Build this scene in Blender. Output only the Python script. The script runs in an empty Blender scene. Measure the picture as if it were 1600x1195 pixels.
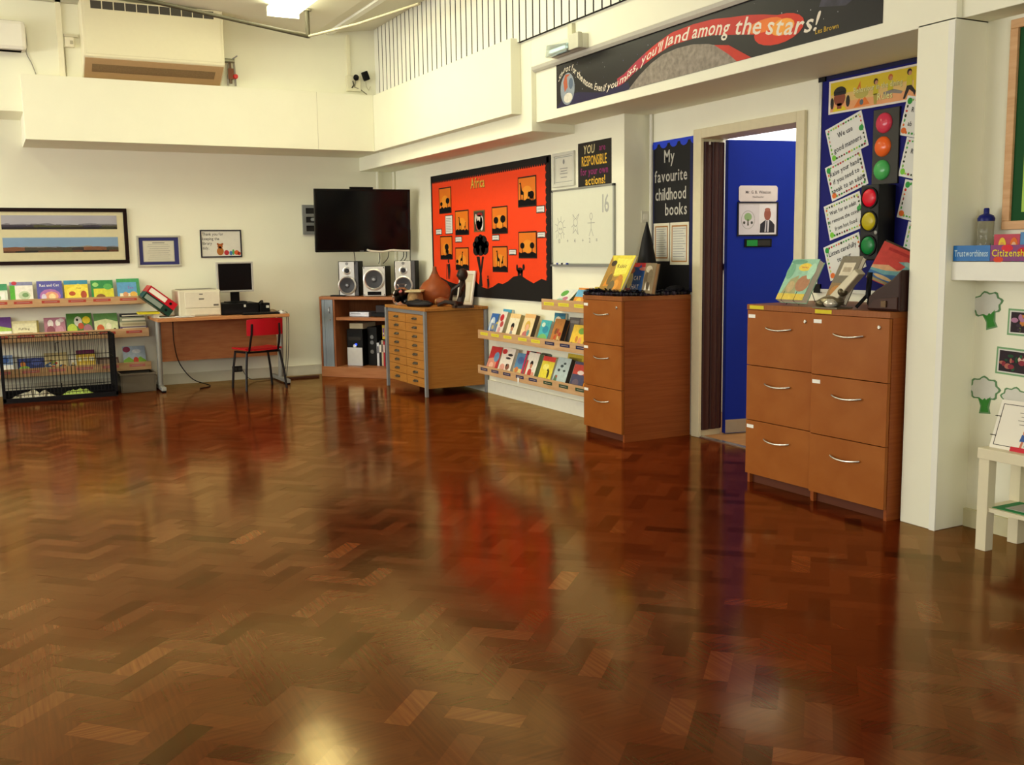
import bpy, math, random
from mathutils import Matrix, Vector
random.seed(7)
S = bpy.context.scene
COL = S.collection
R = math.radians
PI = math.pi

# ---------------------------------------------------------------- camera, light, exposure
cam_d = bpy.data.cameras.new('camera')
cam = bpy.data.objects.new('camera', cam_d)
COL.objects.link(cam)
YAW, PITCH, ROLL = 0.48427, -0.13031, 0.01480
cy, sy, cp, sp = math.cos(YAW), math.sin(YAW), math.cos(PITCH), math.sin(PITCH)
fwd = Vector((sy*cp, cy*cp, sp)); rgt = Vector((cy, -sy, 0)); dwn = fwd.cross(rgt)
r2 = rgt*math.cos(ROLL) + dwn*math.sin(ROLL)
d2 = dwn*math.cos(ROLL) - rgt*math.sin(ROLL)
cam.matrix_world = Matrix(((r2.x, -d2.x, -fwd.x, 0), (r2.y, -d2.y, -fwd.y, 0), (r2.z, -d2.z, -fwd.z, 1.32), (0, 0, 0, 1)))
cam_d.sensor_width = 36.0
cam_d.lens = 1558.3/1600*36
cam_d.clip_start = 0.05
S.camera = cam
S.view_settings.view_transform = 'Standard'
S.view_settings.look = 'None'
S.view_settings.gamma = 1.0
S.view_settings.use_curve_mapping = False
S.view_settings.exposure = 0.18
S.cycles.use_denoising = True
S.cycles.max_bounces = 8
S.cycles.diffuse_bounces = 5
S.cycles.sample_clamp_indirect = 6.0
S.cycles.caustics_reflective = False
S.cycles.caustics_refractive = False
W = bpy.data.worlds.new('world'); S.world = W; W.use_nodes = True
W.node_tree.nodes['Background'].inputs[0].default_value = (0.75, 0.85, 1.0, 1)
W.node_tree.nodes['Background'].inputs[1].default_value = 1.0
TUBE = 10.0          # strength of the fluorescent diffusers
def area(name, loc, rot, sx, sy_, power, col):
    l = bpy.data.lights.new(name, 'AREA'); l.shape = 'RECTANGLE'; l.size = sx; l.size_y = sy_
    l.energy = power; l.color = col
    o = bpy.data.objects.new(name, l); COL.objects.link(o); o.location = loc; o.rotation_euler = rot
    return o
# added fill from assumed, unseen windows at left and behind the camera
area('unseen_window_fill', (-5.85, 7.4, 1.75), (0, R(-90), 0), 1.5, 5.6, 290, (1.0, 0.98, 0.90))
area('unseen_window_fill', (-2.2, -2.85, 1.8), (R(90), 0, 0), 6.0, 1.5, 170, (1.0, 0.98, 0.88))
# unseen area light added to brighten the office behind the open door
area('office_fill', (5.6, 4.6, 2.75), (0, 0, 0), 1.2, 1.2, 22, (1.0, 0.97, 0.9))

# ---------------------------------------------------------------- materials
def lin(h):
    h = h.lstrip('#'); r = []
    for i in (0, 2, 4):
        c = int(h[i:i+2], 16)/255
        r.append(c/12.92 if c <= 0.04045 else ((c+0.055)/1.055)**2.4)
    return (r[0], r[1], r[2], 1)
MC = {}
def P(h, rough=0.6, metal=0.0, var=0.06, scale=25.0, spec=0.25, bump=0.0):
    """plain procedural surface: one colour broken up by a fine noise"""
    k = (h, rough, metal, var, scale, spec, bump)
    if k in MC: return MC[k]
    m = bpy.data.materials.new('surface_'+h.strip('#')); m.use_nodes = True
    nt = m.node_tree; b = nt.nodes['Principled BSDF']
    tc = nt.nodes.new('ShaderNodeTexCoord'); n = nt.nodes.new('ShaderNodeTexNoise')
    n.inputs['Scale'].default_value = scale; n.inputs['Detail'].default_value = 4
    nt.links.new(tc.outputs['Object'], n.inputs['Vector'])
    mr = nt.nodes.new('ShaderNodeMapRange'); mr.inputs[3].default_value = 1-var; mr.inputs[4].default_value = 1+var
    nt.links.new(n.outputs['Fac'], mr.inputs[0])
    mx = nt.nodes.new('ShaderNodeMixRGB'); mx.blend_type = 'MULTIPLY'; mx.inputs[0].default_value = 1
    mx.inputs[1].default_value = lin(h); nt.links.new(mr.outputs[0], mx.inputs[2])
    nt.links.new(mx.outputs[0], b.inputs['Base Color'])
    b.inputs['Roughness'].default_value = rough; b.inputs['Metallic'].default_value = metal
    b.inputs['Specular IOR Level'].default_value = spec
    if bump:
        bp = nt.nodes.new('ShaderNodeBump'); bp.inputs['Strength'].default_value = bump; bp.inputs['Distance'].default_value = 0.004
        nt.links.new(n.outputs['Fac'], bp.inputs['Height']); nt.links.new(bp.outputs[0], b.inputs['Normal'])
    MC[k] = m
    return m
def WOOD(h1, h2, stretch=(3, 60, 60), rough=0.42):
    k = ('w', h1, h2, stretch, rough)
    if k in MC: return MC[k]
    m = bpy.data.materials.new('wood_'+h1.strip('#')); m.use_nodes = True
    nt = m.node_tree; b = nt.nodes['Principled BSDF']
    tc = nt.nodes.new('ShaderNodeTexCoord'); mp = nt.nodes.new('ShaderNodeMapping')
    mp.inputs['Scale'].default_value = stretch
    n = nt.nodes.new('ShaderNodeTexNoise'); n.inputs['Scale'].default_value = 1.0; n.inputs['Detail'].default_value = 6
    n.inputs['Distortion'].default_value = 0.4
    nt.links.new(tc.outputs['Object'], mp.inputs[0]); nt.links.new(mp.outputs[0], n.inputs['Vector'])
    cr = nt.nodes.new('ShaderNodeValToRGB')
    cr.color_ramp.elements[0].position = 0.32; cr.color_ramp.elements[0].color = lin(h1)
    cr.color_ramp.elements[1].position = 0.70; cr.color_ramp.elements[1].color = lin(h2)
    nt.links.new(n.outputs['Fac'], cr.inputs[0]); nt.links.new(cr.outputs[0], b.inputs['Base Color'])
    b.inputs['Roughness'].default_value = rough; b.inputs['Specular IOR Level'].default_value = 0.2
    MC[k] = m
    return m
def EMIT(h, s):
    k = ('e', h, s)
    if k in MC: return MC[k]
    m = bpy.data.materials.new('glow_'+h.strip('#')); m.use_nodes = True
    b = m.node_tree.nodes['Principled BSDF']
    b.inputs['Base Color'].default_value = lin(h)
    b.inputs['Emission Color'].default_value = lin(h); b.inputs['Emission Strength'].default_value = s
    MC[k] = m
    return m
def GLASS(h, rough=0.05, trans=0.85, ior=1.2):
    k = ('g', h, rough, trans, ior)
    if k in MC: return MC[k]
    m = bpy.data.materials.new('clear_'+h.strip('#')); m.use_nodes = True
    b = m.node_tree.nodes['Principled BSDF']
    b.inputs['Base Color'].default_value = lin(h); b.inputs['Roughness'].default_value = rough
    b.inputs['Transmission Weight'].default_value = trans; b.inputs['IOR'].default_value = ior
    MC[k] = m
    return m
def floor_mat():
    m = bpy.data.materials.new('parquet'); m.use_nodes = True
    nt = m.node_tree; L = nt.links; b = nt.nodes['Principled BSDF']; N = nt.nodes.new
    tone = N('ShaderNodeAttribute'); tone.attribute_name = 'tone'
    dr = N('ShaderNodeAttribute'); dr.attribute_name = 'grain'
    tc = N('ShaderNodeTexCoord')
    outs = []
    for ang in (R(45), R(-45)):
        mp = N('ShaderNodeMapping'); mp.inputs['Rotation'].default_value = (0, 0, ang); mp.inputs['Scale'].default_value = (4, 90, 1)
        if ang > 0: mp.inputs['Scale'].default_value = (90, 4, 1)
        n = N('ShaderNodeTexNoise'); n.inputs['Scale'].default_value = 1; n.inputs['Detail'].default_value = 5
        L.new(tc.outputs['Object'], mp.inputs[0]); L.new(mp.outputs[0], n.inputs['Vector']); outs.append(n)
    mx = N('ShaderNodeMix'); mx.data_type = 'FLOAT'
    L.new(dr.outputs['Fac'], mx.inputs[0]); L.new(outs[0].outputs['Fac'], mx.inputs[2]); L.new(outs[1].outputs['Fac'], mx.inputs[3])
    ad = N('ShaderNodeMath'); ad.operation = 'MULTIPLY_ADD'; ad.inputs[1].default_value = 0.45
    L.new(mx.outputs[0], ad.inputs[0]); L.new(tone.outputs['Fac'], ad.inputs[2])
    cr = N('ShaderNodeValToRGB'); e = cr.color_ramp.elements
    e[0].position = 0.15; e[0].color = lin('#210a05'); e[1].position = 1.0; e[1].color = lin('#8c4a24')
    x = e.new(0.45); x.color = lin('#521a09'); x = e.new(0.72); x.color = lin('#66260f')
    L.new(ad.outputs[0], cr.inputs[0]); L.new(cr.outputs[0], b.inputs['Base Color'])
    # worn lacquer: slow roughness change and a slight waviness
    n2 = N('ShaderNodeTexNoise'); n2.inputs['Scale'].default_value = 3.0; n2.inputs['Detail'].default_value = 3
    L.new(tc.outputs['Object'], n2.inputs['Vector'])
    mr = N('ShaderNodeMapRange'); mr.inputs[3].default_value = 0.10; mr.inputs[4].default_value = 0.17
    L.new(n2.outputs['Fac'], mr.inputs[0]); L.new(mr.outputs[0], b.inputs['Roughness'])
    n3 = N('ShaderNodeTexNoise'); n3.inputs['Scale'].default_value = 9.0; n3.inputs['Detail'].default_value = 2
    L.new(tc.outputs['Object'], n3.inputs['Vector'])
    bp = N('ShaderNodeBump'); bp.inputs['Strength'].default_value = 0.04; bp.inputs['Distance'].default_value = 0.01
    L.new(n3.outputs['Fac'], bp.inputs['Height']); L.new(bp.outputs[0], b.inputs['Normal'])
    b.inputs['Specular IOR Level'].default_value = 0.0
    # amber lacquer: its reflections take on the colour of the varnish
    gl = N('ShaderNodeBsdfGlossy'); mg = N('ShaderNodeMix'); mg.data_type = 'RGBA'; mg.inputs[6].default_value = (0.84, 0.62, 0.30, 1); mg.inputs[7].default_value = (1.0, 0.80, 0.42, 1)
    mt = N('ShaderNodeMapRange'); mt.inputs[1].default_value = 0.12; mt.inputs[2].default_value = 0.52
    L.new(tone.outputs['Fac'], mt.inputs[0]); L.new(mt.outputs[0], mg.inputs[0]); L.new(mg.outputs[2], gl.inputs['Color'])
    L.new(mr.outputs[0], gl.inputs['Roughness']); L.new(bp.outputs[0], gl.inputs['Normal'])
    fn = N('ShaderNodeFresnel'); fn.inputs['IOR'].default_value = 1.52
    ms = N('ShaderNodeMixShader'); L.new(fn.outputs[0], ms.inputs[0]); L.new(b.outputs[0], ms.inputs[1]); L.new(gl.outputs[0], ms.inputs[2])
    L.new(ms.outputs[0], nt.nodes['Material Output'].inputs['Surface'])
    return m
WALL = P('#f0eed8', 0.75, var=0.03, scale=4, bump=0.05)
WHITE = P('#ecebdf', 0.5, var=0.02)
PAPER = P('#eeece2', 0.55, var=0.03)
BLACK = P('#0a090a', 0.5, var=0.1, spec=0.15)
INK = P('#100f12', 0.8, spec=0.1)
DARK = P('#2a2826', 0.5)
GREY = P('#8d8f92', 0.45, metal=0.3)
CHROME = P('#c9c9c6', 0.25, metal=0.9, var=0.03)
BEECH_H = WOOD('#924f18', '#9e5c24', (5, 5, 110))
BEECH_V = WOOD('#86421a', '#955023', (90, 90, 3))
BEECH_TOP = WOOD('#8c5024', '#9a5c30', (90, 5, 5))
OAK_H = WOOD('#a2692c', '#b47c3a', (8, 8, 70))
OAK_P = WOOD('#a66c2c', '#b57c39', (4, 90, 4))
COR_H = WOOD('#a2653a', '#b3764a', (4, 90, 4))
COR_V = WOOD('#8a4f2a', '#9c6038', (80, 4, 80))
RACKW = WOOD('#be9468', '#cfa87e', (5, 40, 40), 0.55)

# ---------------------------------------------------------------- glyphs
GL = {}
def glyph(ch):
    if ch in GL: return GL[ch]
    cu = bpy.data.curves.new('glyph', 'FONT'); cu.body = ch; cu.size = 1; cu.resolution_u = 2; cu.fill_mode = 'BOTH'; cu.offset = 0.012
    o = bpy.data.objects.new('glyph', cu)
    me = o.to_mesh()
    v = [(q.co.x, q.co.y) for q in me.vertices]; f = [tuple(p.vertices) for p in me.polygons]
    o.to_mesh_clear(); bpy.data.objects.remove(o); bpy.data.curves.remove(cu)
    x0 = min(a[0] for a in v) if v else 0; x1 = max(a[0] for a in v) if v else 0.2
    GL[ch] = ([(a[0]-x0, a[1]) for a in v], f, x1-x0)
    return GL[ch]
def twidth(s, size, sx=1.0):
    return sum((0.28 if c == ' ' else glyph(c)[2]+0.085)*size*sx for c in s)

# ---------------------------------------------------------------- mesh builder
class MB:
    def __init__(s, mx=None):
        s.v, s.f, s.mi, s.mats = [], [], [], []
        s.M = mx or Matrix.Identity(4)
    def k(s, m):
        if m not in s.mats: s.mats.append(m)
        return s.mats.index(m)
    def add(s, vs, fs, m):
        o = len(s.v); i = s.k(m)
        s.v += [tuple(s.M @ Vector(p)) for p in vs]
        for f in fs: s.f.append(tuple(o+j for j in f)); s.mi.append(i)
        return s
    def box(s, x0, y0, z0, x1, y1, z1, m):
        x0, x1 = min(x0, x1), max(x0, x1); y0, y1 = min(y0, y1), max(y0, y1); z0, z1 = min(z0, z1), max(z0, z1)
        return s.add([(x0,y0,z0),(x1,y0,z0),(x1,y1,z0),(x0,y1,z0),(x0,y0,z1),(x1,y0,z1),(x1,y1,z1),(x0,y1,z1)],
                     [(0,3,2,1),(4,5,6,7),(0,1,5,4),(1,2,6,5),(2,3,7,6),(3,0,4,7)], m)
    def rect(s, x0, y0, x1, y1, m, w=0.001):
        return s.add([(x0,y0,w),(x1,y0,w),(x1,y1,w),(x0,y1,w)], [(0,1,2,3)], m)
    def poly(s, pts, m, w=0.001):
        return s.add([(p[0],p[1],w) for p in pts], [tuple(range(len(pts)))], m)
    def disc(s, x, y, rx, ry, m, w=0.001, n=16, a0=0, a1=2*PI):
        full = abs(a1-a0-2*PI) < 1e-6
        c = n if full else n+1
        return s.poly([(x+rx*math.cos(a0+(a1-a0)*i/n), y+ry*math.sin(a0+(a1-a0)*i/n)) for i in range(c)], m, w)
    def line(s, pts, wd, m, w=0.001):
        for a, b in zip(pts, pts[1:]):
            d = Vector((b[0]-a[0], b[1]-a[1]));
            if d.length < 1e-6: continue
            d.normalize(); n = Vector((-d.y, d.x))*wd/2; e = d*wd*0.3
            s.poly([(a[0]-e.x-n.x, a[1]-e.y-n.y), (b[0]+e.x-n.x, b[1]+e.y-n.y), (b[0]+e.x+n.x, b[1]+e.y+n.y), (a[0]-e.x+n.x, a[1]-e.y+n.y)], m, w)
        return s
    def prism(s, pts, h0, h1, m):
        n = len(pts); a = sum(pts[i][0]*pts[(i+1)%n][1]-pts[(i+1)%n][0]*pts[i][1] for i in range(n))
        if a < 0: pts = pts[::-1]
        vs = [(p[0],p[1],h0) for p in pts]+[(p[0],p[1],h1) for p in pts]
        fs = [tuple(range(n-1,-1,-1)), tuple(range(n,2*n))]+[(i,(i+1)%n,n+(i+1)%n,n+i) for i in range(n)]
        return s.add(vs, fs, m)
    def tube(s, pts, r, m, n=8, r1=None):
        pts = [Vector(p) for p in pts]; vs = []; fs = []; up = Vector((0.13,0.29,0.95)); c = len(pts)
        for i, p in enumerate(pts):
            t = (pts[min(i+1,c-1)]-pts[max(i-1,0)]).normalized()
            if abs(t.dot(up)) > 0.97: up = Vector((0.95,0.2,0.1))
            a = t.cross(up).normalized(); b = t.cross(a)
            rr = r if r1 is None else r+(r1-r)*i/(c-1)
            vs += [tuple(p+a*rr*math.cos(2*PI*j/n)+b*rr*math.sin(2*PI*j/n)) for j in range(n)]
        for i in range(c-1):
            fs += [(i*n+j, i*n+(j+1)%n, (i+1)*n+(j+1)%n, (i+1)*n+j) for j in range(n)]
        fs += [tuple(range(n-1,-1,-1)), tuple(range((c-1)*n, c*n))]
        return s.add(vs, fs, m)
    def lathe(s, prof, m, n=20, c=(0,0,0), sq=(1,1), cap=True):
        vs = []; fs = []; q = len(prof)
        for r, z in prof: vs += [(c[0]+r*sq[0]*math.cos(2*PI*j/n), c[1]+r*sq[1]*math.sin(2*PI*j/n), c[2]+z) for j in range(n)]
        for i in range(q-1): fs += [(i*n+j, i*n+(j+1)%n, (i+1)*n+(j+1)%n, (i+1)*n+j) for j in range(n)]
        if cap: fs += [tuple(range(n-1,-1,-1)), tuple(range((q-1)*n, q*n))]
        return s.add(vs, fs, m)
    def ball(s, c, r, m, n=14):
        q = max(6, n//2+1)
        if not isinstance(r, tuple): r = (r,r,r)
        vs = []; fs = []
        for i in range(q+1):
            t = PI*i/q
            vs += [(c[0]+r[0]*math.sin(t)*math.cos(2*PI*j/n), c[1]+r[1]*math.sin(t)*math.sin(2*PI*j/n), c[2]-r[2]*math.cos(t)) for j in range(n)]
        for i in range(q): fs += [(i*n+j, i*n+(j+1)%n, (i+1)*n+(j+1)%n, (i+1)*n+j) for j in range(n)]
        return s.add(vs, fs, m)
    def text(s, st, x, y, size, m, al='c', w=0.0014, sx=1.0, shear=0.0, rot=0.0):
        W_ = twidth(st, size, sx); cx = {'c': -W_/2, 'l': 0, 'r': -W_}[al]; ca, sa = math.cos(rot), math.sin(rot)
        for ch in st:
            if ch == ' ': cx += 0.28*size*sx; continue
            v, f, wd = glyph(ch)
            pv = []
            for a, b in v:
                px, py = cx+a*size*sx+b*size*shear, b*size
                pv.append((x+px*ca-py*sa, y+px*sa+py*ca, w))
            s.add(pv, f, m); cx += (wd+0.085)*size*sx
        return s
    def frame(s, x0, y0, x1, y1, b, t0, t1, m):
        s.box(x0,y0,t0,x1,y0+b,t1,m); s.box(x0,y1-b,t0,x1,y1,t1,m)
        s.box(x0,y0+b,t0,x0+b,y1-b,t1,m); return s.box(x1-b,y0+b,t0,x1,y1-b,t1,m)
    def build(s, name, parent=None, mx=None, bevel=0, smooth=False):
        me = bpy.data.meshes.new(name); me.from_pydata(s.v, [], s.f)
        for m in s.mats: me.materials.append(m)
        me.polygons.foreach_set('material_index', s.mi)
        if smooth: me.polygons.foreach_set('use_smooth', [True]*len(s.f))
        me.update()
        o = bpy.data.objects.new(name, me); COL.objects.link(o)
        if parent: o.parent = parent
        if mx: o.matrix_local = mx
        if bevel:
            bv = o.modifiers.new('bevel', 'BEVEL'); bv.width = bevel; bv.segments = 2; bv.limit_method = 'ANGLE'
        if smooth:
            me.set_sharp_from_angle(angle=R(40))
        return o
def tag(o, label=None, cat=None, group=None, kind=None):
    if label: o['label'] = label
    if cat: o['category'] = cat
    if group: o['group'] = group
    if kind: o['kind'] = kind
    return o
def T(name, label, cat, mx=None, group=None):
    o = bpy.data.objects.new(name, None); COL.objects.link(o); o.empty_display_size = 0.1
    if mx: o.matrix_world = mx
    return tag(o, label, cat, group)
def structure(name, mb, bevel=0):
    return tag(mb.build(name, bevel=bevel), kind='structure')
def fr(o, u, v, w):
    return Matrix(((u[0],v[0],w[0],o[0]),(u[1],v[1],w[1],o[1]),(u[2],v[2],w[2],o[2]),(0,0,0,1)))
def FB(x, z, y=10.8): return fr((x,y,z), (1,0,0), (0,0,1), (0,-1,0))       # on the back wall, u to the right
def FR(y, z, x=4.183): return fr((x,y,z), (0,-1,0), (0,0,1), (-1,0,0))     # on the right wall, u towards the camera
def FF(x, y, z=0.0, rz=0.0): return Matrix.Translation((x,y,z)) @ Matrix.Rotation(rz, 4, 'Z')
def RX(a): return Matrix.Rotation(a, 4, 'X')
def RZ(a): return Matrix.Rotation(a, 4, 'Z')
def TR(x, y, z): return Matrix.Translation((x,y,z))

# ---------------------------------------------------------------- the room
def make_floor():
    Lb, Wb = 0.228, 0.076
    vs, fs, tone, grain = [], [], [], []
    ca = math.sqrt(0.5)
    rnd = random.Random(11)
    for i in range(-190, 190):
        for j in range(-60, 60):
            ox, oy = i*Wb+j*Lb, i*Wb-j*Lb
            for kind in (0, 1):
                q = [(ox,oy),(ox+Lb,oy),(ox+Lb,oy+Wb),(ox,oy+Wb)] if kind == 0 else [(ox,oy+Wb),(ox+Wb,oy+Wb),(ox+Wb,oy+Wb+Lb),(ox,oy+Wb+Lb)]
                p = [(a*ca-b*ca, a*ca+b*ca+4.0) for a, b in q]
                cx = sum(a[0] for a in p)/4; cy_ = sum(a[1] for a in p)/4
                if not (-6.0 < cx < 4.42 and -2.95 < cy_ < 10.9): continue
                o = len(vs); gx, gy = rnd.gauss(0, 0.0012), rnd.gauss(0, 0.0012)
                vs += [(a[0],a[1],(a[0]-cx)*gx+(a[1]-cy_)*gy) for a in p]; fs.append((o,o+1,o+2,o+3))
                t = rnd.gauss(0.32, 0.10)
                u = rnd.random()
                if u > 0.975: t += 0.15
                elif u < 0.05: t -= 0.14
                tone.append(min(0.8, max(0.0, t))); grain.append(float(kind))
    o = len(vs); vs += [(-6,-3,-0.004),(4.6,-3,-0.004),(4.6,10.9,-0.004),(-6,10.9,-0.004)]; fs.append((o,o+1,o+2,o+3)); tone.append(0.1); grain.append(0.0)
    me = bpy.data.meshes.new('floor'); me.from_pydata(vs, [], fs)
    for nm, d in (('tone', tone), ('grain', grain)):
        at = me.attributes.new(nm, 'FLOAT', 'FACE'); at.data.foreach_set('value', d)
    me.materials.append(floor_mat()); me.update()
    o = bpy.data.objects.new('floor', me); COL.objects.link(o); tag(o, kind='structure')
make_floor()
# back wall, with the upper storey wall and its boxed bulkhead hanging in front of it
m = MB(); m.box(-6.2,10.8,0, 4.6,11.0,3.9, WALL); structure('wall_back', m)
m = MB(); m.box(-6.0,10.15,2.63, 3.8,10.8,3.9, WALL); structure('wall_back_upper', m)
m = MB(); m.box(0.43,10.055,2.378, 3.712,10.15,2.945, WALL); m.box(0.43,10.15,2.378, 3.8,10.8,2.63, WALL)
m.box(3.11,10.052,2.378,3.113,10.055,2.945, P('#b9b49c', 0.8))
structure('trim_1', m, 0.004)
# right wall: lower wall, alcove with the door, pillar, recess towards the camera
m = MB(); m.box(4.183,6.15,0, 4.5,10.8,2.6, WALL); structure('wall_right', m, 0.004)
m = MB()
m.box(4.41,5.58,0, 4.53,6.15,2.4, WALL); m.box(4.41,4.60,2.075, 4.53,5.58,2.4, WALL); m.box(4.41,3.2,0, 4.53,4.60,2.4, WALL)
structure('wall_alcove', m)
m = MB(); m.box(3.84,3.085,0, 4.41,3.288,2.31, WALL); structure('wall_pillar', m, 0.004)
m = MB(); m.box(4.05,-3.0,0, 4.3,3.085,3.9, WALL); structure('wall_recess', m)
m = MB()
m.box(3.80,6.836,2.232, 4.6,10.8,3.9, WALL)              # upper wall over the book racks
m.box(3.84,3.085,2.297, 4.6,6.836,2.705, WALL)            # beam carrying the banner
m.box(3.80,3.085,2.705, 4.6,6.836,3.9, WALL)              # fascia above the banner
structure('wall_right_upper', m, 0.004)
m = MB(); m.box(3.712,7.0,2.377, 3.80,10.055,2.945, WALL); structure('trim_2', m, 0.004)
m = MB()                                                  # cover moulding under the fascia
m.prism([(3.80,2.705),(3.84,2.705),(3.84,2.672),(3.825,2.668),(3.808,2.684)], 0, 1, P('#c9c6b8', 0.5))
for i, v in enumerate(m.v): m.v[i] = (v[0], 3.09+3.745*v[2], v[1])
structure('trim_3', m)
m = MB()                                                  # slatted acoustic panel of the clerestory
m.box(3.772,-2.9,2.915, 3.80,10.10,3.62, P('#0c0b0a', 0.8))
y = 10.10
while y > -2.9:
    m.box(3.7705, y-0.086, 2.915, 3.7725, y, 3.62, WHITE); y -= 0.105
structure('trim_4', m)
m = MB(); m.box(3.78,10.10,2.93, 3.80,10.15,3.62, WHITE); structure('trim_5', m)
# ceiling: two shallow falls meeting in a valley
m = MB()
def quad(m, a, mat): m.add(a, [(0,1,2,3)], mat)
CEIL = P('#dedac8', 0.7, var=0.03, scale=3)
quad(m, [(3.13,-3,3.53),(3.13,10.4,3.53),(3.82,10.4,3.625),(3.82,-3,3.625)], CEIL)
quad(m, [(-6.2,-3,3.72),(-6.2,10.4,3.72),(1.2,10.4,3.68),(1.2,-3,3.68)], CEIL)
quad(m, [(1.2,-3,3.68),(1.2,10.4,3.68),(3.13,10.4,3.53),(3.13,-3,3.53)], CEIL)
structure('ceiling', m)
m = MB(); m.box(3.25,-2.9,3.525, 3.31,10.1,3.56, WHITE); structure('trim_6', m)
m = MB(); m.box(0.3,10.125,3.60, 1.2,10.15,3.70, P('#b8b39c')); structure('trim_7', m)
# walls out of the picture, with assumed window bands behind the added fill lights
m = MB(); m.box(-6.2,-3.2,0, -6.0,11.0,1.0, WALL); m.box(-6.2,-3.2,2.5, -6.0,11.0,3.9, WALL)
m.box(-6.2,-3.2,1.0,-6.0,3.1,2.5, WALL); m.box(-6.2,10.1,1.0,-6.0,11.0,2.5, WALL); structure('wall_left', m)
m = MB(); m.box(-6.2,-3.2,0, 4.3,-3.0,1.0, WALL); m.box(-6.2,-3.2,2.6, 4.3,-3.0,3.9, WALL)
m.box(-6.2,-3.2,1.0,-5.2,-3.0,2.6, WALL); m.box(0.8,-3.2,1.0,4.3,-3.0,2.6, WALL); structure('wall_front', m)
m = MB()
for i in range(8): m.box(-6.14,i+3.07,1.0,-6.06,i+3.13,2.5, WHITE)
structure('window_1', m)
m = MB()
for i in range(7): m.box(-5.23+i,-3.14,1.0,-5.17+i,-3.06,2.6, WHITE)
structure('window_2', m)
# skirting boards
SK = P('#d8d3ba', 0.5)
m = MB(); m.box(-6.0,10.78,0, 4.18,10.80,0.10, SK); m.box(-6.0,10.775,0.095, 4.18,10.80,0.11, SK); structure('baseboard_back', m)
m = MB(); m.box(4.163,6.16,0, 4.183,10.78,0.12, P('#f0eedc', 0.5)); structure('baseboard_right', m)
m = MB(); m.box(4.03,-2.9,0, 4.05,3.085,0.085, P('#cfc8a2', 0.5)); structure('baseboard_recess', m)
# recess: lintel and deep shelf between pillar and camera
m = MB(); m.box(3.875,-2.9,1.163, 4.05,3.085,1.246, WHITE); structure('trim_8', m, 0.003)
m = MB(); m.box(3.876,-2.9,2.305, 4.05,3.085,3.9, WALL); structure('wall_lintel', m, 0.003)
m = MB(); m.box(3.835,3.085,0, 3.842,3.118,2.297, WHITE); structure('trim_9', m)
# vertical service pipes in the far corner
m = MB(); m.tube([(4.0,10.77,0.9),(4.0,10.77,2.378)], 0.018, WALL); structure('trim_10', m)
m = MB(); m.tube([(4.165,10.70,0.9),(4.165,10.70,2.23)], 0.016, WALL); structure('trim_11', m)
m = MB(); m.tube([(4.395,6.115,0),(4.395,6.115,2.297)], 0.013, WHITE); structure('trim_12', m)
# door frame (creamy timber) and steel threshold
DF = P('#d9cfae', 0.45)
m = MB()
m.box(4.385,5.525,0, 4.41,5.61,2.13, DF); m.box(4.385,4.555,0, 4.41,4.625,2.13, DF); m.box(4.385,4.625,2.065, 4.41,5.525,2.13, DF)
m.box(4.41,5.548,0,4.60,5.58,2.09, DF); m.box(4.41,4.60,0,4.60,4.625,2.09, DF); m.box(4.41,4.625,2.065,4.60,5.548,2.09, DF)
structure('door_1', m, 0.004)
m = MB(); m.box(4.395,4.6,0.0, 4.435,5.55,0.008, CHROME); structure('trim_13', m)
# office behind the door
m = MB(); m.box(4.42,3.0,-0.05, 7.6,6.6,0.004, WOOD('#a5713f', '#bd8a55', (3, 40, 40))); structure('floor_office', m)
m = MB()
m.box(4.53,6.3,0, 7.6,6.4,2.9, WALL); m.box(7.5,3.0,0, 7.6,6.4,2.9, WALL); m.box(4.53,3.0,0, 7.6,3.1,2.9, WALL)
m.box(4.53,3.0,2.85, 7.6,6.4,2.95, P('#f2f0ea', 0.6)); m.box(4.5,3.0,2.3,4.55,6.4,2.9, WALL)
structure('wall_office', m)
m = MB(); m.box(5.25,6.285,1.2, 7.4,6.30,2.75, EMIT('#f4f6ff', 2.2)); m.box(5.2,6.28,1.15,5.25,6.3,2.8,WHITE); m.box(7.4,6.28,1.15,7.45,6.3,2.8,WHITE); m.box(5.2,6.28,1.15,7.45,6.3,1.2,WHITE); structure('office_glow_pane', m)  # glowing pane added to whiten the gap above the door

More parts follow.
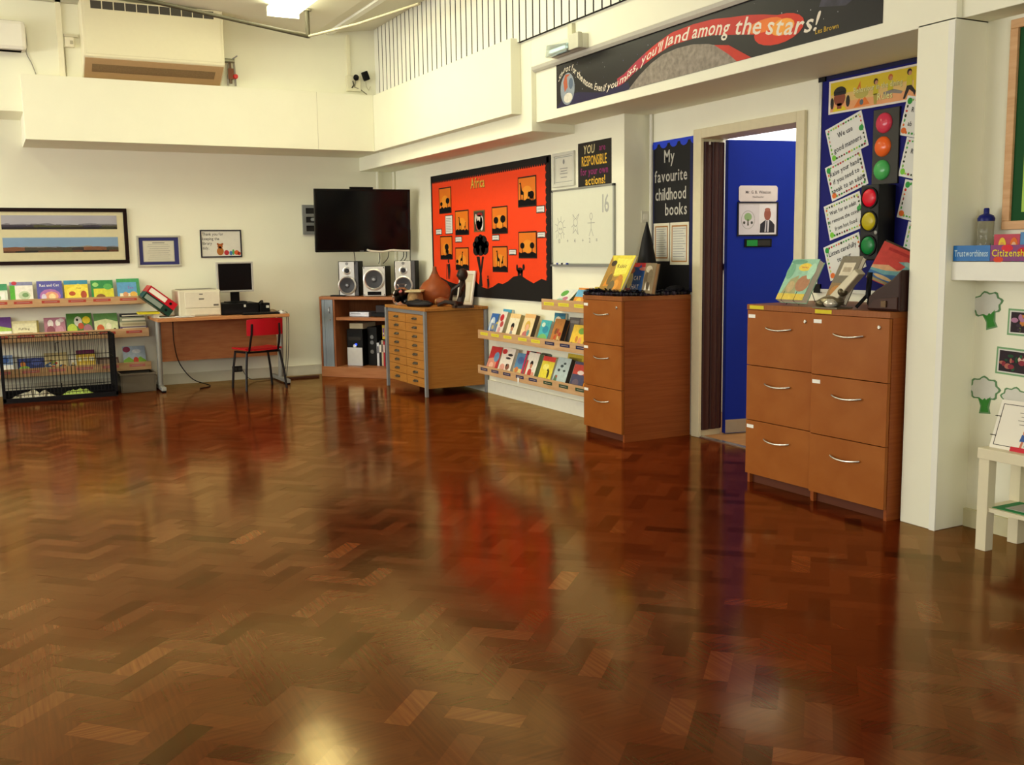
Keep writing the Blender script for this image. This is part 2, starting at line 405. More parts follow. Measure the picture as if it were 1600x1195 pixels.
# ---------------------------------------------------------------- furniture along the right wall
def bar_handle(x, z, w_):
    m = MB(); pts = []
    for i in range(9):
        t = i/8; pts.append((x-w_/2+w_*t, z-0.010*math.sin(PI*t), 0.006+0.022*math.sin(PI*t)**0.5))
    m.tube(pts, 0.0045, CHROME, 6); return m
def filing_cabinet(label, y_hi, x_front, wd, dp, ht, rz=0.0, tags=(), lock=True, stick=None):
    """front faces -X; local u runs towards the camera, v up, w out of the front"""
    mx = fr((x_front, y_hi, 0), (0,-1,0), (0,0,1), (-1,0,0)) @ Matrix.Rotation(rz, 4, 'Y')
    t = T('filing_cabinet', label, 'filing cabinet', mx, 'wooden filing cabinets')
    m = MB(); m.box(0,0,-dp, 0.018,ht-0.03,-0.022, BEECH_V); m.box(wd-0.018,0,-dp, wd,ht-0.03,-0.022, BEECH_V)
    m.box(0.018,0.03,-dp, wd-0.018,ht-0.03,-dp+0.01, BEECH_V); m.box(0.018,0.05,-dp+0.01, wd-0.018,0.068,-0.03, BEECH_V)
    m.box(0.018,ht-0.05,-dp+0.01, wd-0.018,ht-0.03,-0.03, BEECH_V)
    m.build('carcass', t)
    m = MB(); m.box(-0.002,ht-0.03,-dp, wd+0.002,ht,0.0, BEECH_TOP); m.build('top', t, bevel=0.002)
    m = MB(); m.box(0.018,0,-0.06, wd-0.018,0.05,-0.045, P('#5a2c18', 0.6)); m.build('plinth', t)
    hh = (ht-0.03-0.055)/3
    for i in range(3):
        z0 = 0.055+hh*i
        d = MB().box(0.003,z0+0.002,-0.021, wd-0.003,z0+hh-0.002,-0.001, BEECH_H).build('drawer', t, bevel=0.0015)
        bar_handle(wd*0.5, z0+hh*0.70, 0.19).build('handle', d, smooth=True)
        if i in tags:
            MB().box(0.012,z0+hh-0.045,-0.001, 0.065,z0+hh-0.026,0.0005, P('#f0eee6')).build('label_sticker', d)
        if i == 2 and lock:
            MB(TR(wd-0.06, z0+hh-0.045, -0.002)).lathe([(0.010,0),(0.010,0.006),(0.007,0.008)], CHROME, 12).build('lock', d)
    if stick:
        MB().box(0.02,ht-0.025,0.0, 0.13,ht-0.006,0.001, P('#d8c82a')).build('label_sticker', t)
    return t
filing_cabinet('three-drawer beech filing cabinet in the alcove corner left of the doorway, under black tinsel', 6.135, 3.815, 0.495, 0.585, 1.005, tags=(0,1,2))
filing_cabinet('three-drawer beech filing cabinet right beside the doorway, left one of the touching pair', 4.312, 3.757, 0.497, 0.60, 1.012, R(1.5), tags=(0,2), stick=True)
filing_cabinet('three-drawer beech filing cabinet against the white pillar, right one of the touching pair', 3.804, 3.7446, 0.488, 0.58, 1.012, R(1.5), tags=(1,2), stick=True)

# plan chest with two banks of shallow drawers
mx = fr((3.545, 9.41, 0), (0,-1,0), (0,0,1), (-1,0,0))
t = T('plan_chest', 'wide oak plan chest with two banks of shallow drawers and grey metal legs', 'plan chest', mx)
m = MB(); m.box(0.0,0.075,-0.625, 0.98,0.785,-0.02, OAK_P); m.build('carcass', t)
m = MB(); m.box(-0.02,0.79,-0.63, 1.01,0.818,0.01, OAK_H); m.build('top', t, bevel=0.003)
m = MB(); m.box(0.02,0.755,-0.02, 0.96,0.79,-0.005, GREY); m.build('top_rail', t)
for c in range(2):
    for k in range(8):
        z0 = 0.082+k*0.0838; x0 = 0.03+c*0.464
        d = MB().box(x0,z0,-0.02, x0+0.456,z0+0.080,-0.004, OAK_P).build('drawer', t, bevel=0.002)
        h = MB(); pts = [(x0+0.19,z0+0.048,-0.004),(x0+0.195,z0+0.042,0.014),(x0+0.230,z0+0.036,0.02),(x0+0.267,z0+0.042,0.014),(x0+0.272,z0+0.048,-0.004)]
        h.tube(pts, 0.005, P('#6a6458', 0.4, 0.6), 6); h.box(x0+0.185,z0+0.034,-0.004, x0+0.277,z0+0.056,-0.002, P('#6a6458', 0.4, 0.6)); h.build('handle', d)
for (u, w_) in ((-0.012,-0.012),(0.972,-0.012),(-0.012,-0.627),(0.972,-0.627)):
    MB().box(u,0,w_, u+0.03,0.79,w_+0.03, GREY).build('leg', t, bevel=0.004)

# corner television cabinet
mx = fr((3.2, 10.54, 0), (0.6392,-0.769,0), (0,0,1), (-0.769,-0.6392,0))
AV = mx
def avp(x, y):                 # world x, y -> (u, w) in the cabinet's own plan
    q = mx.inverted() @ Vector((x, y, 0)); return (q.x, q.z)
def slab(m, pts, z0, z1, mat):
    o = MB(); o.prism(pts, z0, z1, mat)
    vs = [(p[0], p[2], p[1]) for p in o.v]
    m.add(vs, [f[::-1] for f in o.f], mat)
t = T('corner_cabinet', 'beech corner cabinet with grey sliding shutter under the wall television', 'cabinet', mx)
PL = [avp(3.2,10.54), avp(3.965,9.62), avp(4.155,9.72), avp(4.155,10.77), avp(3.30,10.77)]
LN = (PL[1][0])
sh = lambda d: [(0.0+0.012,-d),(LN-0.012,-d)]+[(PL[2][0]-0.02,PL[2][1]),(PL[3][0]-0.0,PL[3][1]+0.02),(PL[4][0]+0.012,PL[4][1]-0.0)]
m = MB(); slab(m, PL, 0, 0.112, COR_H); m.build('base', t, bevel=0.003)
m = MB(); slab(m, [(p[0],p[1]) for p in PL], 0.838, 0.868, COR_H); m.build('top', t, bevel=0.003)
m = MB(); slab(m, sh(0.03), 0.615, 0.648, COR_H); m.build('shelf', t)
m = MB(); m.box(0,0.112,-0.10, 0.02,0.838,-0.005, COR_V); m.box(LN-0.02,0.112,-0.10, LN,0.838,-0.005, COR_V)
m.box(0.165,0.112,-0.30, 0.185,0.838,-0.012, COR_V)
m.add([(PL[3][0],0.112,PL[3][1]+0.02),(PL[4][0],0.112,PL[4][1]),(PL[4][0],0.838,PL[4][1]),(PL[3][0],0.838,PL[3][1]+0.02)], [(0,1,2,3)], COR_V)
m.add([(PL[2][0]-0.01,0.112,PL[2][1]),(PL[3][0]-0.01,0.112,PL[3][1]),(PL[3][0]-0.01,0.838,PL[3][1]),(PL[2][0]-0.01,0.838,PL[2][1])], [(0,1,2,3)], COR_V)
m.build('carcass', t)
m = MB(); TB = P('#8b949c', 0.45, 0.2); m.box(0.022,0.112,-0.03, 0.055,0.838,-0.012, TB)
for i in range(9): m.box(0.060+i*0.0112,0.112,-0.026, 0.060+i*0.0112+0.0104,0.838,-0.010, TB)
sh_ = m.build('shutter', t)
MB().tube([(0.125,0.69,-0.010),(0.123,0.71,0.008),(0.123,0.74,0.008),(0.125,0.76,-0.010)], 0.004, CHROME, 6).build('handle', sh_)
MB(mx and TR(0.128,0.62,-0.010)).lathe([(0.008,0),(0.008,0.005)], CHROME, 10).build('lock', sh_)

def av(u, z, w, rz=0.0): return AV @ TR(u, z, w) @ Matrix.Rotation(rz, 4, 'Y')
# equipment inside
t = T('disc_player', 'slim silver disc player on the upper shelf of the corner cabinet', 'disc player', av(0.29,0.649,-0.26))
m = MB(); m.box(0,0,-0.1, 0.24,0.05,0.12, P('#c4c6cc', 0.35, 0.5)); b = m.build('body', t, bevel=0.003)
MB().box(0.02,0.028,0.12, 0.14,0.034,0.1205, INK).build('disc_tray', t)
MB().box(0.19,0.012,0.12, 0.23,0.040,0.1205, P('#e6e8ec')).build('control_panel', t)
t = T('set_top_box', 'black box on the upper cabinet shelf right of the disc player', 'set-top box', av(0.56,0.649,-0.25))
MB().box(0,0,-0.1, 0.24,0.04,0.1, BLACK).build('body', t, bevel=0.003)
MB().box(0.03,0.04,-0.08, 0.15,0.12,0.06, P('#3a3436')).build('receiver', t, bevel=0.004)
t = T('computer_tower', 'black and silver computer tower with a blue light in the corner cabinet', 'computer', av(0.245,0.113,-0.34))
MB().box(0,0,-0.16, 0.2,0.40,0.20, BLACK).build('case', t, bevel=0.006)
MB().box(0.005,0.0,0.20, 0.195,0.20,0.208, P('#b9babd', 0.35, 0.5)).build('front_panel', t, bevel=0.003)
MB(TR(0.1,0.215,0.2)).lathe([(0.022,0),(0.022,0.006),(0.014,0.010)], P('#c8ccd8', 0.3, 0.6), 14).build('power_button', t)
MB(TR(0.117,0.232,0.2)).lathe([(0.012,0),(0.012,0.008)], EMIT('#2a48ff', 2.0), 10).build('power_light', t)
MB().box(0.02,0.28,0.2, 0.18,0.315,0.203, P('#1d1c20', 0.2)).build('disc_drive', t)
t = T('cardboard_box', 'flat cream box lying on top of the computer tower', 'box', av(0.265,0.514,-0.34))
MB().box(0,0,-0.1, 0.17,0.06,0.17, P('#d7c9a4')).build('box', t, bevel=0.003)
t = T('subwoofer', 'tall black speaker standing beside the computer tower in the cabinet', 'speaker', av(0.455,0.113,-0.40))
MB().box(0,0,-0.12, 0.12,0.42,0.18, BLACK).build('enclosure', t, bevel=0.005)
for z in (0.25, 0.31, 0.15): MB(TR(0.06,z,0.18)).lathe([(0.022,0),(0.022,0.006),(0.012,0.006)], P('#5a5c60',0.3,0.6), 12).build('control_dial', t)
bk = [('#d8dae0',0.028,0.25),('#1c1a1e',0.03,0.27),('#c8b89a',0.022,0.28),('#b52a34',0.022,0.27),('#4a4450',0.03,0.285),('#c77a86',0.024,0.27),('#e2d9cf',0.03,0.285),('#d7c6c2',0.026,0.27)]
u = 0.585
nm = ['silver','black','tan','red','slate grey','dusty pink','ivory','pale mauve']
for i, (c, w_, h_) in enumerate(bk):
    o = MB(); o.box(0,0,0.0, w_-0.002,h_,0.005, P(c)); o.box(0,0,-0.18, 0.002,h_,0, P(c)); o.box(w_-0.004,0,-0.18, w_-0.002,h_,0, P(c))
    o.rect(0.004,h_*0.55,w_-0.006,h_*0.85, P('#efe9de' if i % 2 else '#55505a'), 0.0056)
    r = o.build('box_file', mx=av(u,0.113,-0.20)); tag(r, nm[i]+' spined case standing upright at the bottom of the corner cabinet', 'case', 'cases in the corner cabinet')
    MB().box(0.003,0.004,-0.175, w_-0.005,h_-0.004,-0.001, PAPER).build('contents', r)
    u += w_
u = 0.655
for i, (c, n_) in enumerate((('#d8b83a','yellow'),('#c8c4b4','pale grey'),('#5a3c7a','purple'),('#3a3a6a','navy'))):
    o = MB(); o.box(0,0,-0.12, 0.032,0.15,0, P(c)); o.rect(0.006,0.03,0.026,0.12, P('#8a5a9a' if i == 0 else '#b8b0a0'), 0.0006)
    o.rect(0.008,0.05,0.024,0.07, P('#e6dcc0'), 0.001)
    r = o.build('film_case', mx=av(u,0.405,-0.20)); tag(r, n_+' film case standing on top of the taller cases in the cabinet', 'film case', 'film cases'); u += 0.034

# three loudspeakers on the cabinet
SILV = P('#cfcdc8', 0.3, 0.7, 0.03)
def cone(m, x, y, r, w):
    mm = MB(TR(x, y, w)); mm.lathe([(r,0),(r,0.012),(r*0.88,0.017),(r*0.80,0.010),(r*0.80,0.002)], SILV, 24, cap=False)
    m.v += []; return mm
def speaker(label, u, w, wd, ht, dp, big):
    t = T('loudspeaker', label, 'loudspeaker', av(u, 0.8685, w, R(16)), 'loudspeakers on the corner cabinet')
    MB().box(0,0,-dp, wd,ht,0, BLACK).build('cabinet', t, bevel=0.004)
    f = MB()
    if big: f.box(0.004,0.004,0, wd-0.004,ht-0.004,0.012, SILV)
    else: f.box(0.012,0.004,0, wd-0.045,ht-0.004,0.012, SILV); f.box(wd-0.045,0.004,0, wd-0.004,ht-0.004,0.006, P('#5b5a5c',0.3,0.5))
    f.build('front_panel', t, bevel=0.003)
    cx = wd*0.5 if big else wd*0.44
    r = wd*0.47 if big else wd*0.45
    zc = ht*0.56 if big else ht*0.31
    d = cone(f, cx, zc, r, 0.012).build('driver_ring', t, smooth=True)
    c = MB(TR(cx, zc, 0.012)); c.lathe([(r*0.81,0.009),(r*0.5,0.0045),(r*0.28,0.002),(r*0.28,0.006),(r*0.14,0.011),(0.001,0.012)], P('#3c3c40', 0.4, 0.1), 24, cap=False); c.lathe([(r*0.24,0.0065),(r*0.1,0.0125),(0.001,0.013)], P('#8b8c90', 0.3, 0.4), 16, cap=False)
    c.build('driver_cone', d, smooth=True)
    if not big:
        MB(TR(cx, ht*0.73, 0.012)).lathe([(0.045,0),(0.045,0.006),(0.033,0.009),(0.030,0.004),(0.030,0.001)], SILV, 18, cap=False).build('tweeter', t, smooth=True)
        MB(TR(cx, ht*0.73, 0.017)).lathe([(0.026,0),(0.010,0.002)], P('#2c2c30'), 14).build('tweeter_cone', t)
        MB(TR(cx, ht*0.93, 0.012)).lathe([(0.016,0),(0.016,0.005)], P('#8c8a88',0.3,0.6), 12).build('badge', t)
    else:
        MB().box(0.05,0.012,0.012, wd-0.05,0.05,0.0135, INK).build('port', t)
        for a, b in ((0.016,0.016),(wd-0.016,0.016),(0.016,ht-0.016),(wd-0.016,ht-0.016)):
            MB(TR(a,b,0.012)).lathe([(0.007,0),(0.007,0.002)], P('#5a5a5a',0.4,0.6), 8).build('screw', t)
speaker('silver fronted loudspeaker at the left end of the cabinet top', 0.175, -0.13, 0.225, 0.375, 0.19, False)
speaker('wide silver loudspeaker with one big cone in the middle of the cabinet top', 0.485, -0.12, 0.25, 0.32, 0.24, True)
speaker('silver fronted loudspeaker behind the fur bag and gourd', 0.865, -0.13, 0.225, 0.375, 0.19, False)
t = T('remote_control', 'thin black remote control at the left front edge of the cabinet top', 'remote control', av(0.11,0.8685,-0.05))
MB().box(0,0,-0.05, 0.17,0.014,0.0, BLACK).build('casing', t, bevel=0.004)
MB().box(0.01,0.014,-0.045, 0.13,0.016,-0.005, DARK).build('keypad', t)

# television on its swing arm
tv = fr((3.565,10.075,1.342), (math.cos(R(5)),-math.sin(R(5)),0), (0,0,1), (-math.sin(R(5)),-math.cos(R(5)),0)) @ RX(R(4))
t = T('television', 'large black flat television angled out from the corner above the speakers', 'television', tv)
MB().box(-0.508,0,-0.05, 0.508,0.648,-0.004, BLACK).build('housing', t, bevel=0.006)
MB().frame(-0.508,0,0.508,0.648,0.022,-0.004,0.004, P('#09090b', 0.25)).build('bezel', t, bevel=0.002)
MB().rect(-0.487,0.021,0.487,0.627, P('#050508', 0.12, var=0.02), -0.002).build('screen', t)
MB().box(-0.045,0.006,0.004, 0.0,0.014,0.006, P('#6b6d75',0.3,0.6)).build('logo_plate', t)
t = T('sensor_bar', 'low black camera bar sitting on the top edge of the television', 'sensor bar', tv @ TR(-0.135,0.648,-0.045))
MB().box(0,0,0, 0.245,0.022,0.04, BLACK).build('body', t, bevel=0.004)
t = T('wall_bracket', 'grey slotted wall bracket left of the television', 'bracket', FB(3.127,1.54))
m = MB(); g = P('#8f918f',0.45,0.4)
m.box(0,0,0, 0.035,0.318,0.03, g)
for z in (0,0.095,0.19,0.285): m.box(0.035,z,0, 0.20,z+0.033,0.03, g)
m.box(0.165,0,0, 0.20,0.318,0.03, g); m.build('wall_plate', t)
MB().box(0.035,0.033,0.001, 0.165,0.285,0.006, DARK).build('back_plate', t)
MB().tube([(0.1,0.16,0.03),(0.3,0.16,0.4),(0.43,0.15,0.655)], 0.02, g).build('swing_arm', t)
def cable(label, pts, r=0.005, mat=BLACK, name='cable', n=6):
    q = []
    pts = [Vector(p) for p in pts]
    for i in range(len(pts)-1):            # smooth the run through its knots
        a = pts[max(i-1,0)]; b = pts[i]; c = pts[i+1]; d = pts[min(i+2,len(pts)-1)]
        for s in range(6):
            x = s/6; q.append(0.5*((2*b)+(c-a)*x+(2*a-5*b+4*c-d)*x*x+(3*b-a-3*c+d)*x**3))
    q.append(pts[-1])
    m = MB(); m.tube(q, r, mat, n); o = m.build(name, smooth=True); return tag(o, label, 'cable')
WHC = P('#eeeadb', 0.4)
q = [tuple(tv @ Vector(p)) for p in ((0.03,0.022,0.012),(0.08,0.008,0.012),(0.20,0.0,0.012),(0.30,0.014,0.012),(0.42,0.006,0.012),(0.495,0.006,0.012))]
cable('white cable bunched along the right half of the television bottom edge', q, 0.010, WHC)
def tvc(u, dx, x2, label): 
    a = tv @ Vector((u,0.0,-0.03)); cable(label, [tuple(a), (a.x+dx*0.5,a.y+0.02,1.27), (x2,10.25,1.215)], 0.004)
tvc(-0.10, 0.03, 3.52, 'thin black wire hanging from the television to the left speaker')
tvc(0.17, 0.03, 3.79, 'thin black wire hanging from the television to the middle speaker, left one')
tvc(0.28, -0.02, 3.84, 'thin black wire hanging from the television to the middle speaker, right one')
tvc(0.44, 0.0, 4.0, 'thin black wire hanging from the television to the right speaker, left one')
tvc(0.475, 0.0, 4.05, 'thin black wire hanging from the television to the right speaker, right one')
a = tv @ Vector((0.508,0.19,-0.03))
cable('black lead looping from the right side of the television down the corner', [tuple(a),(4.115,10.13,1.57),(4.14,10.2,1.40),(4.15,10.25,1.1)], 0.0045)

# objects on the plan chest (top at 0.818)
Z = 0.8185
t = T('gourd_bowl', 'big russet calabash gourd with pointed stem on the plan chest', 'gourd', FF(3.935,9.08,Z))
G = P('#8f4a26', 0.4, var=0.22, scale=14)
m = MB(); m.lathe([(0.05,0),(0.12,0.015),(0.155,0.06),(0.165,0.11),(0.152,0.16),(0.12,0.21),(0.062,0.25),(0.033,0.30)], G, 28); m.build('body', t, smooth=True)
m = MB(); m.lathe([(0.036,0.298),(0.022,0.33),(0.018,0.365),(0.004,0.37)], P('#7a4a2e', 0.6, var=0.2), 12); m.build('stem', t, smooth=True)
t = T('fur_bag', 'fawn fur hide bag with cream flap leaning on the gourd', 'bag', FF(3.685,8.985,Z,R(58)) @ Matrix.Scale(0.88,4))
FUR = P('#9a7a52', 0.95, var=0.5, scale=40, bump=0.6)
m = MB(RX(R(0))); m.lathe([(0.05,0.0),(0.10,0.015),(0.115,0.06),(0.11,0.11),(0.085,0.15),(0.03,0.165)], FUR, 18, sq=(1.25,0.75)); m.build('body', t, smooth=True)
m = MB(); m.prism([(-0.15,-0.09),(0.15,-0.09),(0.17,0.07),(-0.14,0.09)], 0.150, 0.170, P('#cdbb8e', 0.9, var=0.2, scale=40)); m.build('flap', t, bevel=0.004)
t = T('patterned_parcel', 'clear crumpled bag of red and white sweets at the left end of the chest top', 'bag', FF(3.64,9.215,Z))
m = MB(); rr = random.Random(3)
for i in range(14):
    c = rr.choice(['#d9b7ac','#c0605a','#ece6e0','#c9d0d0','#e4d2c6','#dce4d4'])
    m.ball((rr.uniform(-0.05,0.06), rr.uniform(-0.07,0.07), 0.035+rr.uniform(0,0.09)), (0.035,0.032,0.033), P(c, 0.3), 10)
m.build('contents', t, smooth=True)
m = MB(); m.lathe([(0.07,0.001),(0.10,0.03),(0.105,0.09),(0.07,0.145),(0.03,0.17),(0.055,0.20)], GLASS('#fdf8f8', 0.1, 1.0, 1.04), 14, sq=(0.9,1.1)); m.build('clear_wrap', t)
t = T('carved_mask', 'long black carved mask lying flat at the front of the chest', 'mask', FF(3.62,8.74,Z,R(-60)))
m = MB(); m.lathe([(0.01,-0.155),(0.045,-0.12),(0.062,-0.04),(0.060,0.04),(0.05,0.11),(0.02,0.155)], P('#141013', 0.45, var=0.15), 16)
for i, v in enumerate(m.v): m.v[i] = (v[2], v[1]*0.95, max(0.0, 0.028+v[0]*0.62))
m.build('face', t, smooth=True)
m = MB(); m.tube([(-0.05,-0.03,0.058),(0.0,-0.02,0.068),(0.06,-0.03,0.060)], 0.007, P('#241a1a'), 6); m.build('carved_nose', t, smooth=True)
t = T('wooden_maraca', 'rounded brown wooden maraca with pale end beside the gourd', 'maraca', FF(3.83,8.66,Z,R(-35)))
m = MB(); m.lathe([(0.004,-0.07),(0.030,-0.062),(0.043,-0.03),(0.043,0.0),(0.030,0.04),(0.018,0.07)], P('#7c4526', 0.4, var=0.2), 16)
for i, v in enumerate(m.v): m.v[i] = (v[2], v[1], 0.043+v[0])
m.build('head', t, smooth=True)
m = MB(); m.ball((-0.062,0,0.043), (0.016,0.03,0.03), P('#b98a52', 0.45), 12); m.build('end_cap', t, smooth=True)
m = MB(); m.tube([(0.06,0,0.043),(0.13,0,0.03),(0.17,0,0.02)], 0.014, P('#5d3420', 0.5), 8); m.build('handle', t, smooth=True)
t = T('photo_frame', 'white framed picture propped upright behind the wooden figure', 'picture frame', FR(8.945, Z, 4.10) @ RX(R(-9)))
MB().frame(0,0,0.34,0.33,0.03,-0.012,0.004, P('#e6e0d2')).build('frame', t, bevel=0.002)
m = MB(); m.box(0.02,0.02,-0.010, 0.32,0.31,-0.006, P('#cfc3a8')); m.rect(0.05,0.035,0.125,0.29, P('#8c6a4c'), -0.004); m.rect(0.06,0.04,0.10,0.14, P('#b8977a'), -0.003); m.rect(0.17,0.04,0.26,0.22, P('#d8d2c0'), -0.004); m.build('picture', t)
MB().prism([(0.12,0.0),(0.18,0.0),(0.15,0.2)], -0.016, -0.012, DARK).build('back_stand', t)
t = T('carved_figure', 'dark carved wooden seated figure with a round head on the plan chest', 'figurine', FF(3.90,8.36,Z) @ Matrix.Scale(1.05,4))
DW = P('#2c211c', 0.4, var=0.25, scale=12)
m = MB()
m.tube([(-0.03,0.02,0.02),(0,0.02,0.10),(0.0,0.0,0.19),(-0.01,-0.02,0.24)], 0.034, DW, 10, 0.024)
m.tube([(0.0,-0.03,0.21),(-0.05,-0.09,0.15),(-0.03,0.0,0.10)], 0.014, DW, 8); m.tube([(0.0,0.03,0.21),(-0.06,0.09,0.15),(-0.06,0.13,0.06),(-0.03,0.15,0.02)], 0.015, DW, 8)
m.tube([(-0.03,-0.02,0.03),(-0.12,-0.10,0.045),(-0.14,-0.16,0.018)], 0.022, DW, 8, 0.014); m.tube([(-0.02,0.04,0.03),(-0.12,0.11,0.05),(-0.15,0.20,0.018)], 0.022, DW, 8, 0.014)
m.build('body', t, smooth=True)
m = MB(); m.ball((-0.01,-0.02,0.285), (0.048,0.048,0.056), DW, 16); m.ball((-0.056,-0.02,0.28), (0.012,0.01,0.014), DW, 8); m.build('head', t, smooth=True)
MB().lathe([(0.085,0),(0.08,0.018),(0.03,0.022)], P('#3a2a20', 0.5), 16, sq=(1.1,1.5)).build('base', t)

# ---------------------------------------------------------------- books
def book(label, mx, w, h, th, cov, art=(), group=None, spine=None, name='book', pages='#e9e2cc'):
    c = P(cov, 0.35, var=0.22, scale=38)
    m = MB(); m.box(0,0,th-0.0025, w,h,th, c); m.box(0,0,0, w,h,0.0025, c); m.box(0,0,0.0025, 0.003,h,th-0.0025, P(spine,0.4) if spine else c)
    lv = th+0.0004
    for a in art:
        k = a[0]; lv += 0.00012
        if k == 'r': m.rect(a[1]*w,a[2]*h,a[3]*w,a[4]*h, P(a[5],0.35,var=0.25,scale=45), lv)
        elif k == 'd': m.disc(a[1]*w,a[2]*h,a[3]*w,a[4]*h, P(a[5],0.35,var=0.25,scale=45), lv, 12)
        elif k == 'p': m.poly([(x*w,y*h) for x, y in a[1]], P(a[2],0.35,var=0.25,scale=45), lv)
        elif k == 't': m.text(a[1], a[2]*w, a[3]*h, a[4]*h, P(a[5],0.4), w=lv, sx=a[6] if len(a) > 6 else 1)
    o = m.build(name, mx=mx); tag(o, label, 'book', group)
    MB().box(0.003,0.003,0.0025, w-0.004,h-0.003,th-0.0025, P(pages, 0.8)).build('page_block', o)
    return o
def figures(rnd, pal, n=6):
    out = []
    for i in range(n):
        x, y = rnd.uniform(0.15,0.85), rnd.uniform(0.12,0.6); r_ = rnd.uniform(0.06,0.16)
        out.append(('d', x, y, r_, r_*rnd.uniform(0.5,1.0), rnd.choice(pal)))
    return out
RB = random.Random(5)
def rack(label, mx, x0, x1, z_lip, zh, dp, labels, lw, colors, mat=RACKW, br=0.012):
    """one wall-hung display ledge: bottom board, front lip, back board, label strips on the lip"""
    t = T('display_shelf', label, 'shelf', mx, 'wall hung book display ledges')
    m = MB(); m.box(x0,z_lip,0.0, x1,z_lip+0.016,dp-0.012, mat); m.build('ledge', t)
    MB().box(x0,z_lip-0.002,dp-0.012, x1,z_lip+zh,dp, mat).build('lip', t, bevel=0.002)
    for q in (x0+0.03, x1-0.055):
        MB().prism([(0,z_lip),(0,z_lip-br),(dp*0.7,z_lip)], 0, 0.015, mat).build('bracket', t, mx=Matrix(((0,0,1,q),(0,1,0,0),(1,0,0,0),(0,0,0,1))))
    for i, x in enumerate(labels):
        c = colors[i] if isinstance(colors, (list,tuple)) else colors
        m = MB(); m.box(x,z_lip+zh*0.42,dp, x+lw,z_lip+zh*0.42+0.026,dp+0.001, P(c))
        m.rect(x+lw*0.15,z_lip+zh*0.42+0.011,x+lw*0.85,z_lip+zh*0.42+0.015, P('#c9a13a' if c == '#e0d53a' else '#b9a8a0'), dp+0.0016); m.build('shelf_label', t)
    return t
mb_ = FB(0,0)
lab = [0.01-0.24, 0.0, 0.235, 0.47, 0.70, 0.94, 1.20]
rack('uppermost pale wood book ledge on the back wall under the panorama picture', mb_, -0.6, 1.442, 0.862, 0.076, 0.2, [-0.2,0.03,0.245,0.485,0.72,0.945,1.19], 0.16, '#b8483c')
rack('middle pale wood book ledge on the back wall, level with the cage top', mb_, -0.6, 1.446, 0.532, 0.085, 0.2, [-0.2,0.02,0.25,0.49,0.73,0.98,1.23], 0.15, '#b8483c')
rack('lowest pale wood book ledge on the back wall, seen through the cage', mb_, -0.6, 1.448, 0.196, 0.080, 0.2, [-0.2,0.02,0.27,0.50,0.75,0.99,1.24], 0.15, '#c8706a', br=0.005)
mr_ = FR(0,0)
rack('uppermost pale wood book ledge on the right wall under the whiteboard', mr_, -7.07, -6.19, 0.853, 0.086, 0.183, [-7.03,-6.80,-6.56,-6.34], 0.16, '#e0d53a')
rack('middle pale wood book ledge on the right wall with yellow and navy labels', mr_, -8.265, -6.19, 0.538, 0.077, 0.183, [-8.21,-7.99,-7.75,-7.48,-7.25,-7.02,-6.78,-6.54], 0.15, ['#e0d53a']*5+['#22224a']*3)
rack('lowest pale wood book ledge on the right wall with navy and green labels', mr_, -8.28, -6.19, 0.212, 0.076, 0.183, [-8.22,-8.0,-7.77,-7.53,-7.30,-7.05,-6.80,-6.55], 0.14, ['#2a2a52']*5+['#23422a']*3)
t = T('paper_tag', 'small white paper tag hanging off the lowest right wall book ledge', 'paper tag', FR(7.50,0.19,3.998))
MB().poly([(0,0.06),(0.03,0.06),(0.028,0.02),(0.015,-0.01),(0.004,0.02)], P('#f2f0ea'), 0.001).prism([(0,0.06),(0.03,0.06),(0.015,-0.01)], -0.001, 0.0006, P('#f2f0ea')).build('tag', t)

def lean(base, x, z, w0, ang): return base @ TR(x, z, w0) @ RX(R(-ang))
def LB(x, z, ang=24, w0=0.118): return lean(mb_, x, z, w0, ang)
# back wall, uppermost ledge
z = 0.879
g = 'picture books on the uppermost back wall ledge'
book('white and green picture book cut off at the left picture edge, uppermost back ledge', LB(-0.02,z), 0.22,0.22,0.012, '#dfe6d4', [('r',0,0.7,1,1,'#4a9a6a'),('r',0.1,0.1,0.9,0.62,'#f4f2ea'),('d',0.5,0.35,0.25,0.15,'#a8c89a')], g)
book('white picture book with green spine and leaf drawing, left on the uppermost back ledge', LB(0.222,z), 0.20,0.235,0.014, '#ece8dc', [('r',0,0,0.22,0.85,'#5cae3c'),('r',0,0.85,1,1,'#8a8cae'),('d',0.62,0.4,0.26,0.2,'#c2cfae'),('d',0.66,0.42,0.14,0.1,'#7a9c6a'),('d',0.2,0.95,0.12,0.08,'#c23a4a')], g)
book('blue and purple Rat and Cat picture book on the uppermost back ledge', LB(0.458,z), 0.225,0.24,0.012, '#5a58a8', [('d',0.5,0.35,0.42,0.3,'#b070b0'),('d',0.55,0.32,0.28,0.22,'#e8a080'),('d',0.58,0.32,0.14,0.13,'#f4d8a0'),('d',0.25,0.3,0.1,0.14,'#d8d0e4'),('t','Rat and Cat',0.5,0.76,0.16,'#f2f0ea',0.86)], g)
book('yellow picture book with blue top band on the uppermost back ledge', LB(0.70,z), 0.215,0.24,0.012, '#e8cf3a', [('r',0,0.82,1,1,'#3c8cae'),('p',[(0.1,0.6),(0.6,0.85),(1,0.62),(1,0),(0.1,0)],'#f0dc50'),('d',0.32,0.42,0.14,0.1,'#b8502a'),('d',0.8,0.36,0.13,0.18,'#b04a30'),('r',0.1,0,1,0.2,'#9cb83c'),('t','Fox',0.62,0.62,0.1,'#8a5a1a')], g)
